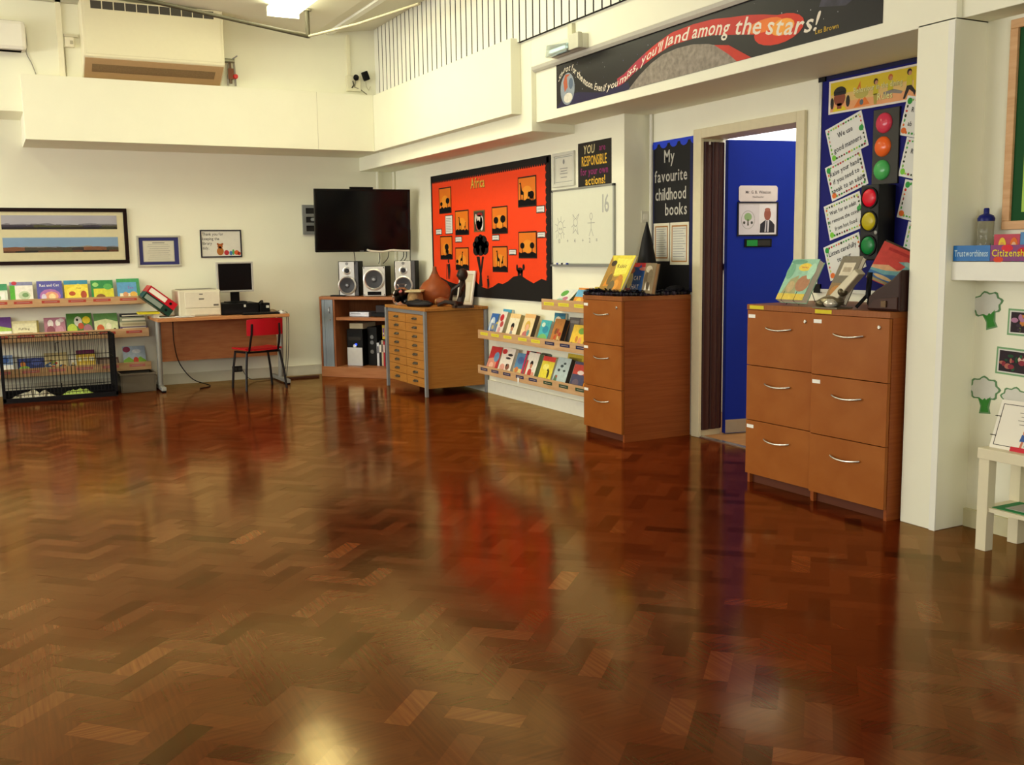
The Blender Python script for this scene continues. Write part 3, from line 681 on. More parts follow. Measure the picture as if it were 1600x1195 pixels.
book('green picture book with yellow band and a brown bear on the uppermost back ledge', LB(0.945,z), 0.205,0.235,0.012, '#2f8a4a', [('r',0.1,0.2,1,0.62,'#d8d03a'),('d',0.4,0.22,0.22,0.16,'#8a5a2c'),('d',0.75,0.7,0.2,0.14,'#5cae5a'),('d',0.2,0.8,0.14,0.1,'#9cd07a')], g)
book('sky blue picture book with green edges at the right end of the uppermost back ledge', LB(1.185,z), 0.215,0.245,0.012, '#5a9ac8', [('r',0,0.84,1,1,'#3a9a5a'),('r',0.1,0.12,0.95,0.36,'#ece4c4'),('d',0.35,0.3,0.12,0.12,'#d89a6a'),('d',0.7,0.3,0.16,0.13,'#e0b04a'),('t','Sea',0.6,0.56,0.15,'#8a5ab0'),('r',0.86,0,1,0.84,'#3f8c50')], g)
# middle ledge
z = 0.549
g = 'picture books on the middle back wall ledge'
book('purple and white picture book above the cage at the left picture edge', LB(-0.02,z), 0.23,0.235,0.012, '#6a4488', [('p',[(0,0),(1,0),(1,0.5),(0.5,0.62),(0,0.55)],'#a8cc5a'),('r',0,0,1,0.38,'#f2f0e0')], g)
book('wide cream and gold picture book on the middle back ledge', LB(0.215,z), 0.235,0.185,0.02, '#d8cfa0', [('r',0.05,0.2,0.9,0.85,'#e6dfb8'),('r',0.92,0,1,1,'#8a7a3a'),('t','Puffling',0.45,0.5,0.16,'#5a5030'),('r',0.2,0.3,0.75,0.36,'#b8ac7a')], g)
book('shiny pink photo cover picture book on the middle back ledge', LB(0.497,z), 0.19,0.21,0.012, '#b07888', [('d',0.3,0.7,0.14,0.2,'#e8dcd8'),('d',0.65,0.72,0.12,0.18,'#ece4dc'),('d',0.3,0.35,0.2,0.25,'#8a4a5a'),('d',0.7,0.35,0.2,0.25,'#c890a0'),('d',0.8,0.85,0.15,0.1,'#d0c0c0')], g)
book('green jungle picture book with yellow and red animals on the middle back ledge', LB(0.70,z), 0.23,0.245,0.012, '#4a7a34', [('d',0.2,0.3,0.2,0.26,'#b8cc4a'),('d',0.45,0.65,0.16,0.22,'#c8c8b8'),('d',0.78,0.7,0.16,0.16,'#d8c028'),('d',0.55,0.45,0.12,0.14,'#b84a2c'),('d',0.82,0.3,0.18,0.22,'#a06a7a'),('d',0.42,0.72,0.05,0.06,'#1a1a1a')], g)
book('pale green picture book with a fox on the middle back ledge', LB(0.95,z), 0.22,0.235,0.012, '#5c8a4c', [('p',[(0,0.1),(1,0),(1,0.6),(0.5,0.75),(0,0.65)],'#d0d4a0'),('d',0.25,0.3,0.16,0.2,'#c85a2c'),('d',0.6,0.4,0.12,0.16,'#e8e0c0'),('d',0.85,0.22,0.07,0.1,'#4a3a2a')], g)
for i, (c, h_, n_) in enumerate((('#8a3a4a',0.05,'maroon box file lying flat at the bottom of the stack beside the desk'),('#5d4a68',0.035,'purple flat book second from the bottom of the stack beside the desk'),('#c6bb98',0.045,'cream flat book box in the stack beside the desk'),('#8d9076',0.05,'olive grey flat box near the top of the stack beside the desk'),('#1d1c22',0.03,'black flat folder topping the stack beside the desk'))):
    zz = z+sum((0.05,0.035,0.045,0.05,0.03)[:i])
    o = MB(); d_ = 0.004*i; o.box(1.18+d_,zz,0.02, 1.44-d_*2,zz+h_-0.001,0.184, P(c)); o.rect(1.2,zz+h_*0.3,1.42,zz+h_*0.7, P('#d9d2ba' if i != 2 else '#a89c78'), 0.1846)
    r = o.build('flat_box', mx=mb_); tag(r, n_, 'box', 'flat stack on the middle back ledge')
# lowest ledge
z = 0.213
g = 'picture books on the lowest back wall ledge'
book('blue and white picture book behind the left bars of the cage', LB(0.085,z), 0.115,0.20,0.012, '#7f96b8', [('r',0.1,0,1,0.5,'#e8e6dc'),('d',0.4,0.75,0.3,0.15,'#3a5a9a')], g)
book('low dark blue picture book with green foot seen through the cage', LB(0.238,z), 0.235,0.16,0.012, '#2c3a78', [('r',0,0,1,0.3,'#2f7a3c'),('d',0.2,0.6,0.1,0.2,'#c8783a'),('d',0.25,0.35,0.2,0.15,'#8ab04a'),('d',0.7,0.7,0.2,0.2,'#4a5aa8')], g)
book('cream picture book crowded with small coloured figures seen through the cage', LB(0.475,z), 0.21,0.20,0.012, '#cdbb8a', figures(RB, ['#b8402c','#3a5a8a','#8a9a4a','#a8783a','#e0d4a8'], 14), g)
book('narrow white picture book with a black penguin seen through the cage', LB(0.70,z), 0.06,0.15,0.012, '#e0dccc', [('d',0.5,0.3,0.3,0.25,'#1a1a1e'),('d',0.5,0.5,0.2,0.1,'#c8b070')], g)
book('yellow picture book with maroon top and white squares seen through the cage', LB(0.765,z), 0.17,0.21,0.016, '#dcb93a', [('r',0,0.82,1,1,'#7a2c5a'),('r',0.05,0.45,0.28,0.65,'#f0e8b8'),('r',0.36,0.45,0.6,0.65,'#f0e0a0'),('r',0.68,0.45,0.95,0.65,'#f0e8c0'),('r',0.05,0.1,0.95,0.36,'#e8c85a')], g)
o = MB(); o.frame(0,0,0.2,0.12,0.012,0,0.02, P('#5d463c')); o.rect(0.01,0.01,0.19,0.11, P('#8f7a68'), 0.004)
r = o.build('picture_tray', mx=LB(0.955,z,30)); tag(r, 'empty dark rimmed picture tray on the lowest back ledge by the cage post', 'tray')
book('pale blue picture book with green grass at the right end of the lowest back ledge', LB(1.20,z), 0.215,0.225,0.012, '#aebfd0', [('p',[(0,0),(1,0),(1,0.3),(0.75,0.5),(0.5,0.3),(0.25,0.5),(0,0.35)],'#84b83c'),('d',0.55,0.32,0.12,0.16,'#c8402c'),('d',0.17,0.85,0.17,0.14,'#9a3a5a'),('d',0.6,0.75,0.2,0.1,'#d8dde4')], g)

# right wall ledges
def LR(y, z, ang=20, w0=0.120): return lean(mr_, -y, z, w0, ang)
z = 0.556
g = 'story books on the middle right wall ledge'
book('blue and white story book at the left end of the middle right ledge', LR(8.20,z), 0.14,0.215,0.016, '#3a6ab0', [('d',0.4,0.5,0.35,0.35,'#c8d8e4'),('d',0.45,0.4,0.12,0.12,'#4a6a9a'),('d',0.3,0.65,0.15,0.1,'#eef0f0'),('r',0,0,1,0.14,'#8ab4d8')], g)
book('teal topped book standing behind the blue one on the middle right ledge', LR(8.04,z,9,0.038), 0.16,0.25,0.03, '#3f8ab0', [('r',0,0.7,1,1,'#4fa4c8'),('d',0.5,0.4,0.3,0.2,'#e8e0c0')], g)
book('small grey blue booklet at the front of the middle right ledge', LR(8.13,z,20,0.142), 0.082,0.13,0.008, '#7a8cae', [('r',0.1,0.1,0.9,0.5,'#566a94'),('d',0.5,0.7,0.25,0.15,'#c8b46a')], g)
book('small yellow edged booklet with a blue picture at the front of the middle right ledge', LR(8.042,z,20,0.142), 0.062,0.145,0.008, '#c9b25a', [('r',0.12,0.35,0.88,0.85,'#4a78a8'),('r',0.12,0.1,0.88,0.28,'#e6dcb0')], g)
book('white story book with red blotches and thick grey pages on the middle right ledge', LR(7.975,z), 0.125,0.235,0.045, '#e6ddd0', [('d',0.4,0.75,0.3,0.14,'#c2333a'),('d',0.6,0.5,0.25,0.12,'#b84a4a'),('d',0.4,0.25,0.2,0.14,'#d8a0a0')], g, pages='#b8b090')
book('cream story book with a black haired child on the middle right ledge', LR(7.78,z), 0.185,0.225,0.045, '#ece2c4', [('r',0,0.82,1,1,'#ecc98a'),('d',0.5,0.5,0.16,0.13,'#1a1618'),('d',0.5,0.38,0.12,0.10,'#b07a5a'),('d',0.5,0.2,0.13,0.12,'#8a8a90')], g, pages='#a89a6a')
book('peach story book with a fair haired girl on the middle right ledge', LR(7.52,z), 0.185,0.235,0.045, '#edd5a4', [('r',0,0.85,1,1,'#e8b878'),('d',0.5,0.55,0.24,0.2,'#d8b04a'),('d',0.5,0.5,0.15,0.13,'#e8b090'),('d',0.45,0.2,0.26,0.16,'#c0706a'),('d',0.7,0.3,0.12,0.12,'#6a9a9a')], g, pages='#5a4a3a')
book('turquoise story book with green hills on the middle right ledge', LR(7.24,z), 0.165,0.2,0.03, '#4ab0b8', [('d',0.5,0.2,0.45,0.22,'#7ab86a'),('d',0.6,0.6,0.3,0.16,'#2f8aa8'),('d',0.3,0.12,0.14,0.08,'#c8503a'),('d',0.3,0.8,0.18,0.1,'#d0e4d0')], g)
book('tall teal book standing behind the turquoise one on the middle right ledge', LR(7.12,z,9,0.038), 0.17,0.26,0.03, '#3f8a9c', [('d',0.4,0.75,0.3,0.14,'#e0d8c0'),('r',0,0.9,1,1,'#2a6a88')], g)
book('orange and brown crowded story book on the middle right ledge', LR(7.0,z), 0.155,0.22,0.045, '#b87a3c', figures(RB, ['#c2502c','#e0b060','#7a4a2c','#a83a2a','#d8c890'], 12), g, pages='#3c3430')
book('yellow story book with green corner near the tall cabinet on the middle right ledge', LR(6.72,z), 0.20,0.19,0.03, '#ecc544', [('d',0.7,0.75,0.25,0.14,'#7aa84a'),('d',0.45,0.4,0.1,0.14,'#c8803a'),('d',0.7,0.3,0.12,0.2,'#e89a6a'),('d',0.15,0.2,0.06,0.06,'#2a2a2a')], g)
book('red topped story book behind the yellow one by the tall cabinet', LR(6.66,z,9,0.038), 0.22,0.245,0.03, '#b8304a', [('r',0,0.6,1,0.85,'#7a5a8a'),('d',0.3,0.7,0.14,0.08,'#e0d8c0')], g)
book('tall grey book partly hidden behind the orange crowded one', LR(6.86,z,9,0.038), 0.16,0.235,0.04, '#6a6460', [('r',0.1,0.8,0.9,0.9,'#8a8480')], g)
z = 0.230
g = 'story books on the lowest right wall ledge'
book('red and pink story book at the left end of the lowest right ledge', LR(8.20,z), 0.21,0.235,0.03, '#c23a3c', [('p',[(0,0),(0.8,0),(0.8,0.6),(0,0.5)],'#d8907a'),('d',0.7,0.6,0.24,0.2,'#6a94b8'),('d',0.4,0.25,0.2,0.12,'#e8b8a0')], g)
book('white story book with pink flowers and black scribbled title on the lowest right ledge', LR(7.97,z), 0.235,0.24,0.03, '#e6dcd0', [('d',0.3,0.25,0.2,0.14,'#d89a8a'),('d',0.7,0.3,0.16,0.12,'#8a5a4a'),('d',0.7,0.75,0.2,0.05,'#2a2426'),('d',0.6,0.62,0.2,0.04,'#3a3032'),('d',0.2,0.85,0.2,0.1,'#c23a3c'),('d',0.62,0.36,0.06,0.05,'#1a1618')], g)
book('blue and yellow story book left of the red edged one, lowest right ledge', LR(7.68,z), 0.17,0.215,0.03, '#5a8ab0', [('r',0,0,1,0.35,'#d8c888'),('d',0.5,0.7,0.35,0.16,'#4a6aa0'),('d',0.3,0.3,0.2,0.12,'#c87a4a'),('r',0.85,0,1,1,'#c8305a')], g)
book('red edged story book with a dark haired child on white, lowest right ledge', LR(7.46,z), 0.185,0.235,0.045, '#e4ded0', [('r',0,0,0.14,0.7,'#c23038'),('d',0.5,0.6,0.14,0.1,'#1c1618'),('d',0.5,0.5,0.11,0.09,'#b87a5c'),('d',0.5,0.25,0.18,0.16,'#b83a34'),('d',0.8,0.2,0.14,0.1,'#d89a80')], g, pages='#8aa07a')
book('row end book with red top edge behind the others on the lowest right ledge', LR(7.66,z,9,0.020), 0.25,0.255,0.016, '#b82c36', [('r',0.3,0.8,0.7,0.9,'#2c2a2c')], g)
book('dark green book standing tallest at the back of the lowest right ledge', LR(7.40,z,9,0.020), 0.18,0.285,0.016, '#40584c', [('r',0.1,0.75,0.9,0.9,'#6a6a5a')], g)
book('yellow story book with red top and a small dark figure on the lowest right ledge', LR(7.21,z), 0.20,0.225,0.04, '#e4d243', [('r',0,0.82,1,1,'#d0403a'),('d',0.7,0.35,0.08,0.16,'#4a4020'),('d',0.4,0.6,0.25,0.12,'#f0e478'),('d',0.62,0.5,0.05,0.05,'#2a2a1a')], g)
book('pale grey blue story book with black leaf sprigs on the lowest right ledge', LR(6.97,z), 0.205,0.235,0.045, '#b4c4c4', [('d',0.45,0.7,0.12,0.05,'#3c4a4c'),('d',0.62,0.8,0.1,0.04,'#3c4a4c'),('d',0.3,0.55,0.1,0.05,'#3c4a4c'),('d',0.7,0.55,0.1,0.04,'#465456'),('d',0.2,0.2,0.12,0.18,'#5a7a5a'),('d',0.25,0.32,0.06,0.05,'#a84a3a')], g, pages='#4c463e')
book('yellow topped tall book behind the pale grey blue one', LR(6.92,z,9,0.038), 0.24,0.265,0.025, '#cbb23c', [('r',0.1,0.8,0.9,0.9,'#8a7a2a')], g)
book('red and navy story book next to the tall cabinet on the lowest right ledge', LR(6.71,z), 0.19,0.225,0.035, '#4a4a66', [('r',0,0.55,1,0.9,'#c2473c'),('d',0.6,0.62,0.25,0.08,'#e4d0c8'),('d',0.4,0.25,0.25,0.14,'#6a5a6a')], g)
book('bright orange story book half hidden by the tall cabinet on the lowest right ledge', LR(6.53,z), 0.2,0.23,0.03, '#ee9a2c', [('d',0.3,0.4,0.2,0.2,'#f4c84a'),('d',0.3,0.75,0.2,0.1,'#d8602c')], g)
z = 0.871
g = 'books on the uppermost right wall ledge'
book('thick white picture book with green leaves and pink flower on the uppermost right ledge', LR(6.94,z,48,0.125), 0.20,0.17,0.045, '#e4e6dc', [('d',0.25,0.7,0.25,0.2,'#5aa84a'),('d',0.6,0.35,0.2,0.14,'#c87a94'),('d',0.3,0.25,0.25,0.1,'#8ac8b0')], g, pages='#6a7a58')
book('orange and sky blue book beside the tall cabinet on the uppermost right ledge', LR(6.70,z,30,0.12), 0.19,0.175,0.02, '#e0913c', [('r',0,0.55,1,0.9,'#6ab0d8'),('d',0.4,0.35,0.2,0.16,'#f0c04a'),('d',0.7,0.7,0.18,0.1,'#e8e4d8')], g)
book('mustard book touching the tall cabinet on the uppermost right ledge', LR(6.48,z,30,0.12), 0.2,0.19,0.02, '#b8a03a', [('d',0.4,0.6,0.2,0.16,'#d8c870')], g)

# ---------------------------------------------------------------- the desk and what stands on it
t = T('computer_desk', 'light wood computer desk with grey metal legs against the back wall', 'desk', FF(0,0))
DT = WOOD('#b5794a', '#c68c5a', (6, 40, 40), 0.4)
MB().box(1.462,10.12,0.693, 2.757,10.77,0.725, DT).build('desktop', t, bevel=0.004)
MB().box(1.50,10.50,0.27, 2.71,10.518,0.693, WOOD('#a0623a', '#b07446', (6, 40, 40), 0.45)).build('modesty_panel', t)
LG = P('#9a9a94', 0.4, 0.3)
for x in (1.475, 2.69):
    m = MB(); m.tube([(x+0.022,10.33,0.693),(x+0.022,10.36,0.3),(x+0.022,10.40,0.045)], 0.027, LG, 10)
    m.box(x,10.18 if x < 2 else 10.10,0.012, x+0.045,10.72,0.05, LG); m.build('leg', t, bevel=0.006)
    MB().box(x+0.004,10.19 if x < 2 else 10.11,0, x+0.041,10.23,0.012, INK).build('foot', t)
ZD = 0.7255
# chair
t = T('school_chair', 'red plastic school chair on black tube legs pushed under the desk', 'chair', FF(2.385,10.0,0,R(9)))
RED = P('#b3101f', 0.35, var=0.05)
m = MB(); n = 6
def shell(m, pts, th, mat):           # curved sheet from a grid of points
    r_ = len(pts); c = len(pts[0]); vs = [p for row in pts for p in row]; vs2 = [(p[0],p[1]+th[1],p[2]+th[2]) for p in vs]; k = len(vs)
    fs = []
    for i in range(r_-1):
        for j in range(c-1):
            a = i*c+j; fs += [(a,a+1,a+c+1,a+c),(k+a,k+a+c,k+a+c+1,k+a+1)]
    for j in range(c-1): fs += [(j,k+j,k+j+1,j+1),((r_-1)*c+j,(r_-1)*c+j+1,k+(r_-1)*c+j+1,k+(r_-1)*c+j)]
    for i in range(r_-1): fs += [(i*c,(i+1)*c,k+(i+1)*c,k+i*c),(i*c+c-1,k+i*c+c-1,k+(i+1)*c+c-1,(i+1)*c+c-1)]
    m.add(vs+vs2, fs, mat)
shell(m, [[(-0.19+0.38*j/8, -0.16+0.36*i/6, 0.388+0.010*((j-4)/4)**2-0.006*(i/6)) for j in range(9)] for i in range(7)], (0,0,0.018), RED)
m.build('seat', t, smooth=True)
m = MB(); shell(m, [[(-0.185+0.37*j/8, -0.20+0.045*(1-((j-4)/4)**2)*-1-0.015*(i/4), 0.545+0.165*i/4-(0.012*((j-4)/4)**6 if i == 4 else 0)) for j in range(9)] for i in range(5)], (0,0.009,0), RED)
m.build('backrest', t, smooth=True)
FR_ = P('#1a1618', 0.4, 0.4)
for sx_ in (-1, 1):
    MB().tube([(sx_*0.15,-0.15,0.384),(sx_*0.15,-0.185,0.46),(sx_*0.145,-0.222,0.56),(sx_*0.14,-0.228,0.66)], 0.011, FR_).build('back_upright', t, smooth=True)
    MB().tube([(sx_*0.17,-0.14,0.380),(sx_*0.195,-0.17,0.2),(sx_*0.21,-0.19,0.0)], 0.012, FR_).build('leg', t, smooth=True)
    MB().tube([(sx_*0.17,0.16,0.372),(sx_*0.195,0.165,0.2),(sx_*0.21,0.17,0.0)], 0.012, FR_).build('leg', t, smooth=True)
    MB().tube([(sx_*0.17,-0.145,0.376),(sx_*0.172,0.16,0.366)], 0.011, FR_).build('seat_rail', t)
MB().tube([(-0.17,-0.14,0.374),(0.17,-0.14,0.374)], 0.010, FR_).build('cross_bar', t)
# printer
t = T('printer', 'cream desktop printer in the middle of the desk', 'printer', FF(1.70,10.30,ZD))
PC = P('#d9d2bc', 0.45, var=0.03)
MB().box(0,0,0, 0.41,0.40,0.262, PC).build('body', t, bevel=0.012)
MB().box(0.06,-0.008,0.085, 0.40,0.0,0.245, P('#e0d9c4', 0.45)).build('front_door', t, bevel=0.004)
MB().box(0.06,-0.006,0.012, 0.40,0.0,0.08, P('#dcd5bf', 0.45)).build('paper_tray', t, bevel=0.003)
MB().box(0.15,-0.012,0.004, 0.28,-0.006,0.018, P('#b5ad98')).build('tray_grip', t)
MB().box(0.03,0.05,0.262, 0.38,0.35,0.268, P('#8f8b80')).build('output_slot', t)
MB().box(0.195,-0.010,0.165, 0.245,-0.008,0.18, P('#7a766c')).build('logo', t); MB().box(0.20,-0.010,0.215, 0.235,-0.008,0.225, P('#6a665c')).build('badge', t)
MB().box(0.335,-0.010,0.10, 0.385,-0.008,0.118, P('#6a665c')).build('button_strip', t)
# computer and monitor
t = T('desktop_computer', 'flat black desktop computer lying under the monitor', 'computer', FF(2.118,10.30,ZD))
MB().box(0,0,0, 0.37,0.36,0.115, BLACK).build('case', t, bevel=0.004)
MB().box(0.02,-0.004,0.015, 0.35,0.0,0.05, P('#17161a', 0.25)).build('front_panel', t)
MB().box(0.22,-0.003,0.075, 0.24,0.0,0.10, P('#d8d4c8')).build('sticker', t)
t = T('monitor', 'silver framed flat monitor on black foot at the right of the desk', 'monitor', fr((2.30,10.46,ZD+0.1155),(math.cos(R(2)),math.sin(R(2)),0),(0,0,1),(math.sin(R(2)),-math.cos(R(2)),0)))
MB().frame(-0.187,0.11,0.187,0.418,0.018,-0.03,0.006, P('#c2c1bc', 0.35, 0.4)).build('bezel', t, bevel=0.003)
MB().box(-0.17,0.128,-0.028, 0.17,0.40,0.0, P('#0c0b0f', 0.15)).build('screen', t)
MB().box(-0.15,0.14,-0.07, 0.15,0.39,-0.03, BLACK).build('housing', t, bevel=0.01)
MB().box(-0.045,0.01,-0.06, 0.045,0.20,-0.035, BLACK).build('stand_neck', t, bevel=0.004)
MB().box(-0.10,0,-0.12, 0.10,0.012,0.05, BLACK).build('stand_foot', t, bevel=0.004)
t = T('desk_telephone', 'small black desk phone right of the flat computer', 'telephone', FF(2.50,10.28,ZD))
MB().prism([(0,0),(0.10,0),(0.10,0.10),(0,0.12)], 0, 0.11, BLACK).build('base', t, mx=Matrix(((1,0,0,0),(0,1,0,0),(0,0,1,0),(0,0,0,1))), bevel=0.006)
MB().tube([(0.02,-0.004,0.10),(0.03,0.05,0.125),(0.02,0.11,0.10)], 0.016, BLACK).build('handset', t, smooth=True)
MB().box(0.06,-0.002,0.06, 0.09,0.0,0.085, P('#dcd9cc')).build('display_label', t)
t = T('keyboard', 'black keyboard lying at the front right of the desk', 'keyboard', FF(2.30,10.135,ZD))
MB().box(0,0,0, 0.36,0.12,0.016, BLACK).build('casing', t, bevel=0.003)
m = MB()
for i in range(15):
    for j in range(4): m.box(0.012+i*0.0225,0.012+j*0.025,0.016, 0.031+i*0.0225,0.033+j*0.025,0.021, DARK)
m.build('keys', t)
t = T('computer_mouse', 'pale computer mouse at the right end of the desk', 'mouse', FF(2.695,10.175,ZD) @ Matrix.Scale(1.25,4))
m = MB(); m.ball((0,0,0.008), (0.028,0.05,0.020), P('#cfccc2', 0.35), 14)
for i, v in enumerate(m.v): m.v[i] = (v[0], v[1], max(0.0, v[2]))
m.build('body', t, smooth=True); MB().box(-0.003,-0.035,0.024, 0.003,-0.02,0.029, DARK).build('scroll_wheel', t)
# binders propped on the printer
def binder(label, x, y, z, ang, col, lbl):
    t = T('ring_binder', label, 'ring binder', fr((x,y,z),(math.cos(R(ang)),0,math.sin(R(ang))),(-math.sin(R(ang)),0,math.cos(R(ang))),(0,-1,0)), 'lever arch binders')
    c = P(col, 0.35)
    m = MB(); m.box(0,0,-0.28, 0.31,0.004,0.0, c); m.box(0,0.070,-0.28, 0.31,0.074,0.0, c); m.box(0,0,-0.004, 0.31,0.074,0.0, c); m.box(0.306,0,-0.28,0.31,0.074,-0.004,c); m.build('cover', t, bevel=0.002)
    MB().box(0.11,0.014,0, 0.295,0.060,0.001, P('#efeadc' if lbl else '#8a978c')).build('spine_label', t)
    MB(TR(0.06,0.037,0)).lathe([(0.014,0),(0.014,0.002),(0.009,0.002)], INK, 12).build('finger_hole', t)
    MB().box(0.006,0.008,-0.276, 0.304,0.066,-0.006, P('#e9e4d4')).build('paper_stack', t)
binder('dark green lever arch binder leaning against the printer, under the red one', 1.645, 10.30, 0.7915, 141, '#16382c', False)
binder('bright red lever arch binder leaning on the dark green one beside the printer', 1.692, 10.30, 0.8505, 141, '#c01526', True)
for i, (x, y, w_, c, l_) in enumerate(((1.50,10.22,0.21,'#e6e4da','white loose sheets lying at the left end of the desk'),(1.68,10.135,0.15,'#dcdcd6','white stapled sheets in front of the printer'))):
    o = MB(); o.box(0,0,0, w_,0.28-0.15*i,0.004+0.004*i, P(c)); r = o.build('paper_sheets', mx=FF(x,y,ZD+0.0005+0.0045*i,R(8+5*i))); tag(r, l_, 'paper')
t = T('yellow_folder', 'yellow folder bridging the desk corner and the flat book stack', 'folder', FF(1.315,10.30,0.7645,R(-4)))
MB().box(0,0,0, 0.20,0.25,0.018, P('#d3c422')).build('cover', t, bevel=0.002); MB().box(0.004,0.004,0.004, 0.202,0.246,0.014, PAPER).build('paper_stack', t)
MB().box(0.14,0.02,-0.0385, 0.195,0.22,-0.0005, P('#c9c2ae')).build('paper_pile', t)
cable('black power lead hanging behind the desk panel to the floor', [(1.66,10.47,0.69),(1.66,10.46,0.45),(1.70,10.45,0.25),(1.82,10.44,0.08),(1.98,10.40,0.008),(1.85,10.25,0.006)], 0.005)
cable('grey lead dropping from the right end of the desk', [(2.66,10.30,0.735),(2.76,10.29,0.737),(2.785,10.28,0.68),(2.775,10.26,0.45),(2.765,10.30,0.2),(2.76,10.36,0.055)], 0.004, P('#6a665a'))
cable('second grey lead dropping beside the first at the desk end', [(2.66,10.38,0.735),(2.765,10.39,0.737),(2.80,10.40,0.66),(2.795,10.42,0.4),(2.78,10.45,0.12)], 0.004, P('#6a665a'))
cable('tangle of beige leads on the desk behind the mouse', [(2.63,10.47,0.736),(2.66,10.42,0.76),(2.72,10.47,0.736),(2.68,10.55,0.752),(2.62,10.5,0.738),(2.70,10.42,0.745)], 0.004, P('#b8ac8a'))
t = T('plug_strip', 'black socket block fixed to the rear left leg side of the chair', 'socket', FF(2.23,10.47,0.12))
MB().box(0,0,0, 0.10,0.03,0.06, BLACK).build('casing', t, bevel=0.004)
m = MB()
for i in range(2): m.box(0.012+0.045*i,-0.003,0.015, 0.045+0.045*i,0.0,0.045, DARK)
m.build('outlets', t)
cable('grey lead running from the socket block along the wall foot', [(2.33,10.48,0.14),(2.42,10.55,0.03),(2.6,10.6,0.01),(2.8,10.62,0.006)], 0.004, P('#57534a'))
t = T('doormat_strip', 'short dark wooden batten lying on the floor by the wall', 'batten', FF(2.80,10.50,0))
MB().box(0,0,0, 0.36,0.03,0.02, P('#4a2a18')).build('batten', t)
# storage box under the ledges
t = T('storage_crate', 'grey brown open storage crate under the ledges beside the desk leg', 'storage box', FF(1.12,10.36,0))
m = MB(); c = P('#5e5547', 0.6)
m.box(0,0,0, 0.33,0.35,0.01, c); m.box(0,0,0.01,0.012,0.35,0.185,c); m.box(0.318,0,0.01,0.33,0.35,0.185,c); m.box(0.012,0,0.01,0.318,0.012,0.185,c); m.box(0.012,0.338,0.01,0.318,0.35,0.185,c)
m.build('body', t, bevel=0.004); MB().frame(-0.006,-0.006,0.336,0.356,0.018,0.172,0.188, P('#6a6152')).build('rim', t)
# wire cage
t = T('pet_cage', 'black wire pet cage with plastic tray standing before the ledges', 'cage', FF(0.085,10.19,0))
CW, CD, CH = 0.99, 0.40, 0.60
TRAY = P('#0e0c10', 0.5, spec=0.12)
m = MB(); m.box(0,0,0, CW,CD,0.012, TRAY); m.box(0,0,0.012, CW,0.010,0.045, TRAY); m.box(0,CD-0.01,0.012, CW,CD,0.075, TRAY); m.box(0,0.01,0.012,0.010,CD-0.01,0.075,TRAY); m.box(CW-0.010,0.01,0.012,CW,CD-0.01,0.075,TRAY)
m.build('tray', t)
for (x, y) in ((0,0),(CW-0.018,0),(0,CD-0.02),(CW-0.018,CD-0.02)): MB().box(x,y,0.012, x+(0.026 if x == 0 else 0.018),y+0.02,CH, TRAY).build('corner_post', t)
WIRE = P('#0d0c0e', 0.5, spec=0.2)
def wires(m, a, b, n, z0, z1, r=0.0022):
    for i in range(n+1):
        x = a[0]+(b[0]-a[0])*i/n; y = a[1]+(b[1]-a[1])*i/n; m.tube([(x,y,z0),(x,y,z1)], r, WIRE, 5)
    for z in (z0+0.02, (z0+z1)/2+0.05, z1): m.tube([(a[0],a[1],z),(b[0],b[1],z)], r*1.5, WIRE, 5)
m = MB(); wires(m, (0.02,0.012), (CW-0.02,0.012), 30, 0.05, CH); m.build('front_panel', t)
m = MB(); wires(m, (0.02,CD-0.012), (CW-0.02,CD-0.012), 27, 0.075, CH); m.build('back_panel', t)
m = MB(); wires(m, (0.008,0.02), (0.008,CD-0.02), 12, 0.05, CH, 0.003); m.box(0.004,0.02,0.10,0.006,CD-0.02,CH,TRAY); m.build('left_panel', t)
m = MB(); wires(m, (CW-0.008,0.02), (CW-0.008,CD-0.02), 12, 0.05, CH, 0.0035); m.box(CW-0.006,0.02,0.12,CW-0.003,CD-0.02,CH,TRAY); m.build('right_panel', t)
m = MB()
for i in range(27): m.tube([(0.02+(CW-0.04)*i/26,0.012,CH),(0.02+(CW-0.04)*i/26,CD-0.012,CH)], 0.0022, WIRE, 5)
m.build('top_panel', t)
MB().tube([(0.50,0.004,0.10),(0.50,0.004,0.16)], 0.004, WIRE, 6).build('lower_latch', t)
d = MB(); d.tube([(0.47,0.004,0.46),(0.47,0.004,0.54),(0.50,0.004,0.54)], 0.004, WIRE, 6); d.build('upper_latch', t)
def cloth(label, x, y, z, rx, ry, h, col, seed, stripe=None):
    rnd = random.Random(seed); m = MB(); n = 16
    ph = [rnd.uniform(0,6) for _ in range(6)]
    pts = []
    for i in range(n+1):
        row = []
        for j in range(n+1):
            u, v = -1+2*i/n, -1+2*j/n; r_ = min(1, math.hypot(u, v))
            k = max(0, 1-max(abs(u), abs(v))**2.5)
            zz = h*k*(0.62+0.25*math.sin(5*u+ph[0])*math.cos(4*v+ph[1])+0.2*math.sin(9*u+3*v+ph[2]))
            row.append((x+rx*u*(0.93+0.07*math.sin(3*v+ph[3])), y+ry*v*(0.9+0.1*math.sin(4*u+ph[4])), z+max(0.001, zz)))
        pts.append(row)
    vs = [p for r_ in pts for p in r_]; k = n+1
    fs = [(i*k+j, (i+1)*k+j, (i+1)*k+j+1, i*k+j+1) for i in range(n) for j in range(n)]
    m.add(vs, fs, P(col, 0.9, var=0.25, scale=18, bump=0.3))
    o = m.build('blanket', smooth=True); tag(o, label, 'blanket')
    if stripe:
        s = MB(); s.add([(p[0],p[1],p[2]+0.002) for p in vs], [f for q, f in enumerate(fs) if (q//n) % 5 == 2], P(stripe, 0.9)); s.build('stripe', o, smooth=True)
